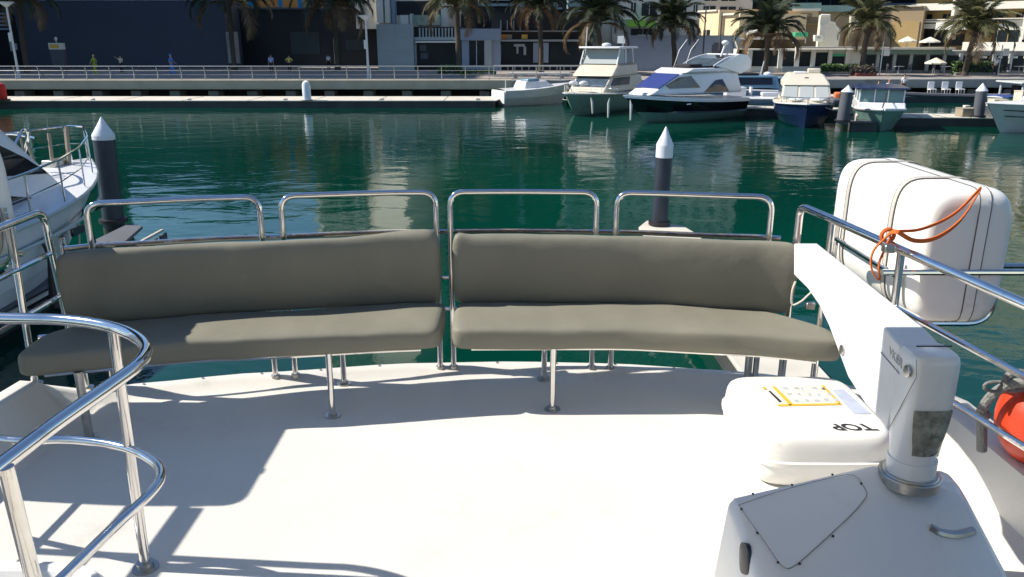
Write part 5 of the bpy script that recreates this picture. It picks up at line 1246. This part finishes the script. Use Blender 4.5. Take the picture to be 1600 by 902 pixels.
grid(tb, 1, tb[4]-1, 8, 34, 9, 7, 'bglass', (.85,.7))
block('white_tower', 'white stair tower with dark blue balconies', 'building', (1334,100), (1364,99), -60, 60, 10, 'creamw',
      [('opening',1334,1348,-60,4,'bglass',.1),('slab',1333,1364,5,9,'creamw',.6),('slab',1333,1364,10,14,'creamw',.6)])
block('dark_balconies', 'dark blue balcony stack beside the white stair tower', 'building', (1364,100), (1422,99), -80, 30, 10, 'navy',
      [('rail',1364,1422,6,8,'bluegrey',.8),('rail',1364,1422,13,14.5,'bluegrey',.8),('opening',1366,1418,-20,4,'bglass',.1),('rail',1364,1422,16,18,'navy',.9)])
# cream balconied block on the right
t_, A, d, n_, W, zb, zt = block('balcony_block', 'cream balconied apartment block sunlit at the right edge', 'building', (1418,90), (1760,76), -90, 84, 16, 'ochre',
      [('balcony_front',1424,1760,2.5,14,'creamw',1.5),('balcony_front',1424,1760,-28,-12,'creamw',1.5),('floor_band',1424,1760,31,34,'creamw',1.3),('rail',1424,1760,28.6,30,'cream',1.5),
       ('wall_panel',1560,1760,33,68,'creamw',1.0),('floor_band',1510,1760,66,83,'creamw',1.2),('shop_opening',1430,1505,44,72,'dkbuild',.2),('fascia',1424,1478,36,44,'cream',1.2),('awning',1468,1514,34,46,'creamw',1.9),
       ('window',1430,1450,20,29,'bglass',.1),('window',1467,1481,20,28,'bglass',.1),('window',1500,1510,18,29,'bglass',.1),('window',1543,1560,20,29,'bglass',.1),('window',1580,1596,19,28,'bglass',.1),
       ('window',1561,1594,47,68,'bglass',1.08),('window',1600,1630,47,68,'bglass',1.08)]
      +[('pier',a,a+4.5,-90,62,'creamw',1.75) for a in (1488,1527,1600,1640,1690)])
block('roof_extension', 'upper floors of the cream balconied block', 'building', (1424,96), (1760,84), -330, -92, 16, 'cream', [('balcony_front',1430,1760,-140-i*46,-120-i*46,'creamw',1.5) for i in range(6)])
# terrace things on the right promenade
def umbrella(label, px, py, Y, r_, m):
    z = zrow(py, Y); p = Vector((xcol(px, Y, z), Y, QZ)); t = thing('parasol', label, 'parasol', p, group='terrace parasols')
    MB().tube([p, Vector((p.x,p.y,z+.1))], .04, 6).build('pole', 'lamp', t)
    MB().loft([[Vector((p.x+rr_*cos(a), p.y+rr_*sin(a), z+h_)) for a in [2*pi*j/8 for j in range(8)]] for rr_, h_ in ((r_,-.12),(r_,0),(r_*.5,.22),(.05,.42))]).build('canopy', m, t, smooth=False)
umbrella('small white parasol over the shopfront tables at the right', 1462, 98, 75, .95, 'cream')
umbrella('white parasol on the upper terrace of the balconied block', 1453, 65, 82, 1.0, 'cream')
umbrella('red-based white parasol on the upper terrace left of the other', 1418, 64, 83, .9, 'cream')
for i, px in enumerate((1346,1404,1476,1592)):
    p = Vector((xcol(px,74.5), 74.5, QZ)); t = thing('cafe_table', ('cafe table near the second terrace palm','cafe table beneath the long cream canopy','cafe table left of the leafy planter','pale cafe table at the right edge of the promenade')[i], 'table', p)
    MB().cyl(p+Vector((0,0,.72)), .45, .04, 16).build('top', 'creamw', t); MB().tube([p, p+Vector((0,0,.72))], .04, 6).build('leg', 'lamp', t)
    for q, sx in enumerate((-.8,.8)):
        c0 = p+Vector((sx,0,0)); ch = thing('cafe_chair', ['chair on the left side of the table ','chair on the right side of the table '][q]+('near the second terrace palm','beneath the long cream canopy','left of the leafy planter','at the right edge of the promenade')[i], 'chair', c0, group='cafe chairs')
        MB().box(c0+Vector((0,0,.45)), (.45,.45,.05)).build('seat', 'pontgrey', ch); MB().box(c0+Vector((sx*.25,0,.72)), (.05,.45,.5)).build('backrest', 'pontgrey', ch)
        for ax in (-.18,.18):
            for ay in (-.18,.18): MB().tube([c0+Vector((ax,ay,0)), c0+Vector((ax,ay,.45))], .02, 4).build('leg', 'lamp', ch)
for px in (1375,1553+7):
    p = Vector((xcol(px,72), 72, QZ)); t = thing('sign_post', 'thin white post with a small notice, %s' % ('right of the planter palm' if px < 1400 else 'near the right edge'), 'sign post', p)
    MB().tube([p, p+Vector((0,0,4.2 if px < 1400 else 2.6))], .05, 8).build('post', 'lamp', t); MB().box(p+Vector((.35,-.05,2.0)), (.5,.05,.6)).build('notice', 'creamw', t)
# far tower on the right for the skyline reflection
tb = block('tower', 'tower beyond the terrace house on the right', 'tower', (1000,150), (1330,146), 0, None, 25, 'teal', [], zt=38)
grid(tb, 1, tb[4]-1, 10, 36, 12, 7, 'bglass', (.8,.6))
tb = block('tower', 'cream tower beyond the right edge of the harbour', 'tower', (1440,135), (1900,112), 0, None, 25, 'cream', [], zt=30)
grid(tb, 1, tb[4]-1, 22, 29, 12, 2, 'bglass', (.6,.6))

tb = block('tower', 'tall dark tower added outside the frame at the left, to shade the promenade', 'tower', (-900,71), (-300,71), 0, None, 26, 'dkbuild', [], zt=58)  # unseen tower, placed and sized to throw shade over the left promenade

tb = block('tower', 'low dark podium building above the navy wall, outside the frame', 'building', (60,106), (470,106), 0, None, 12, 'teal', [], zt=15.8)
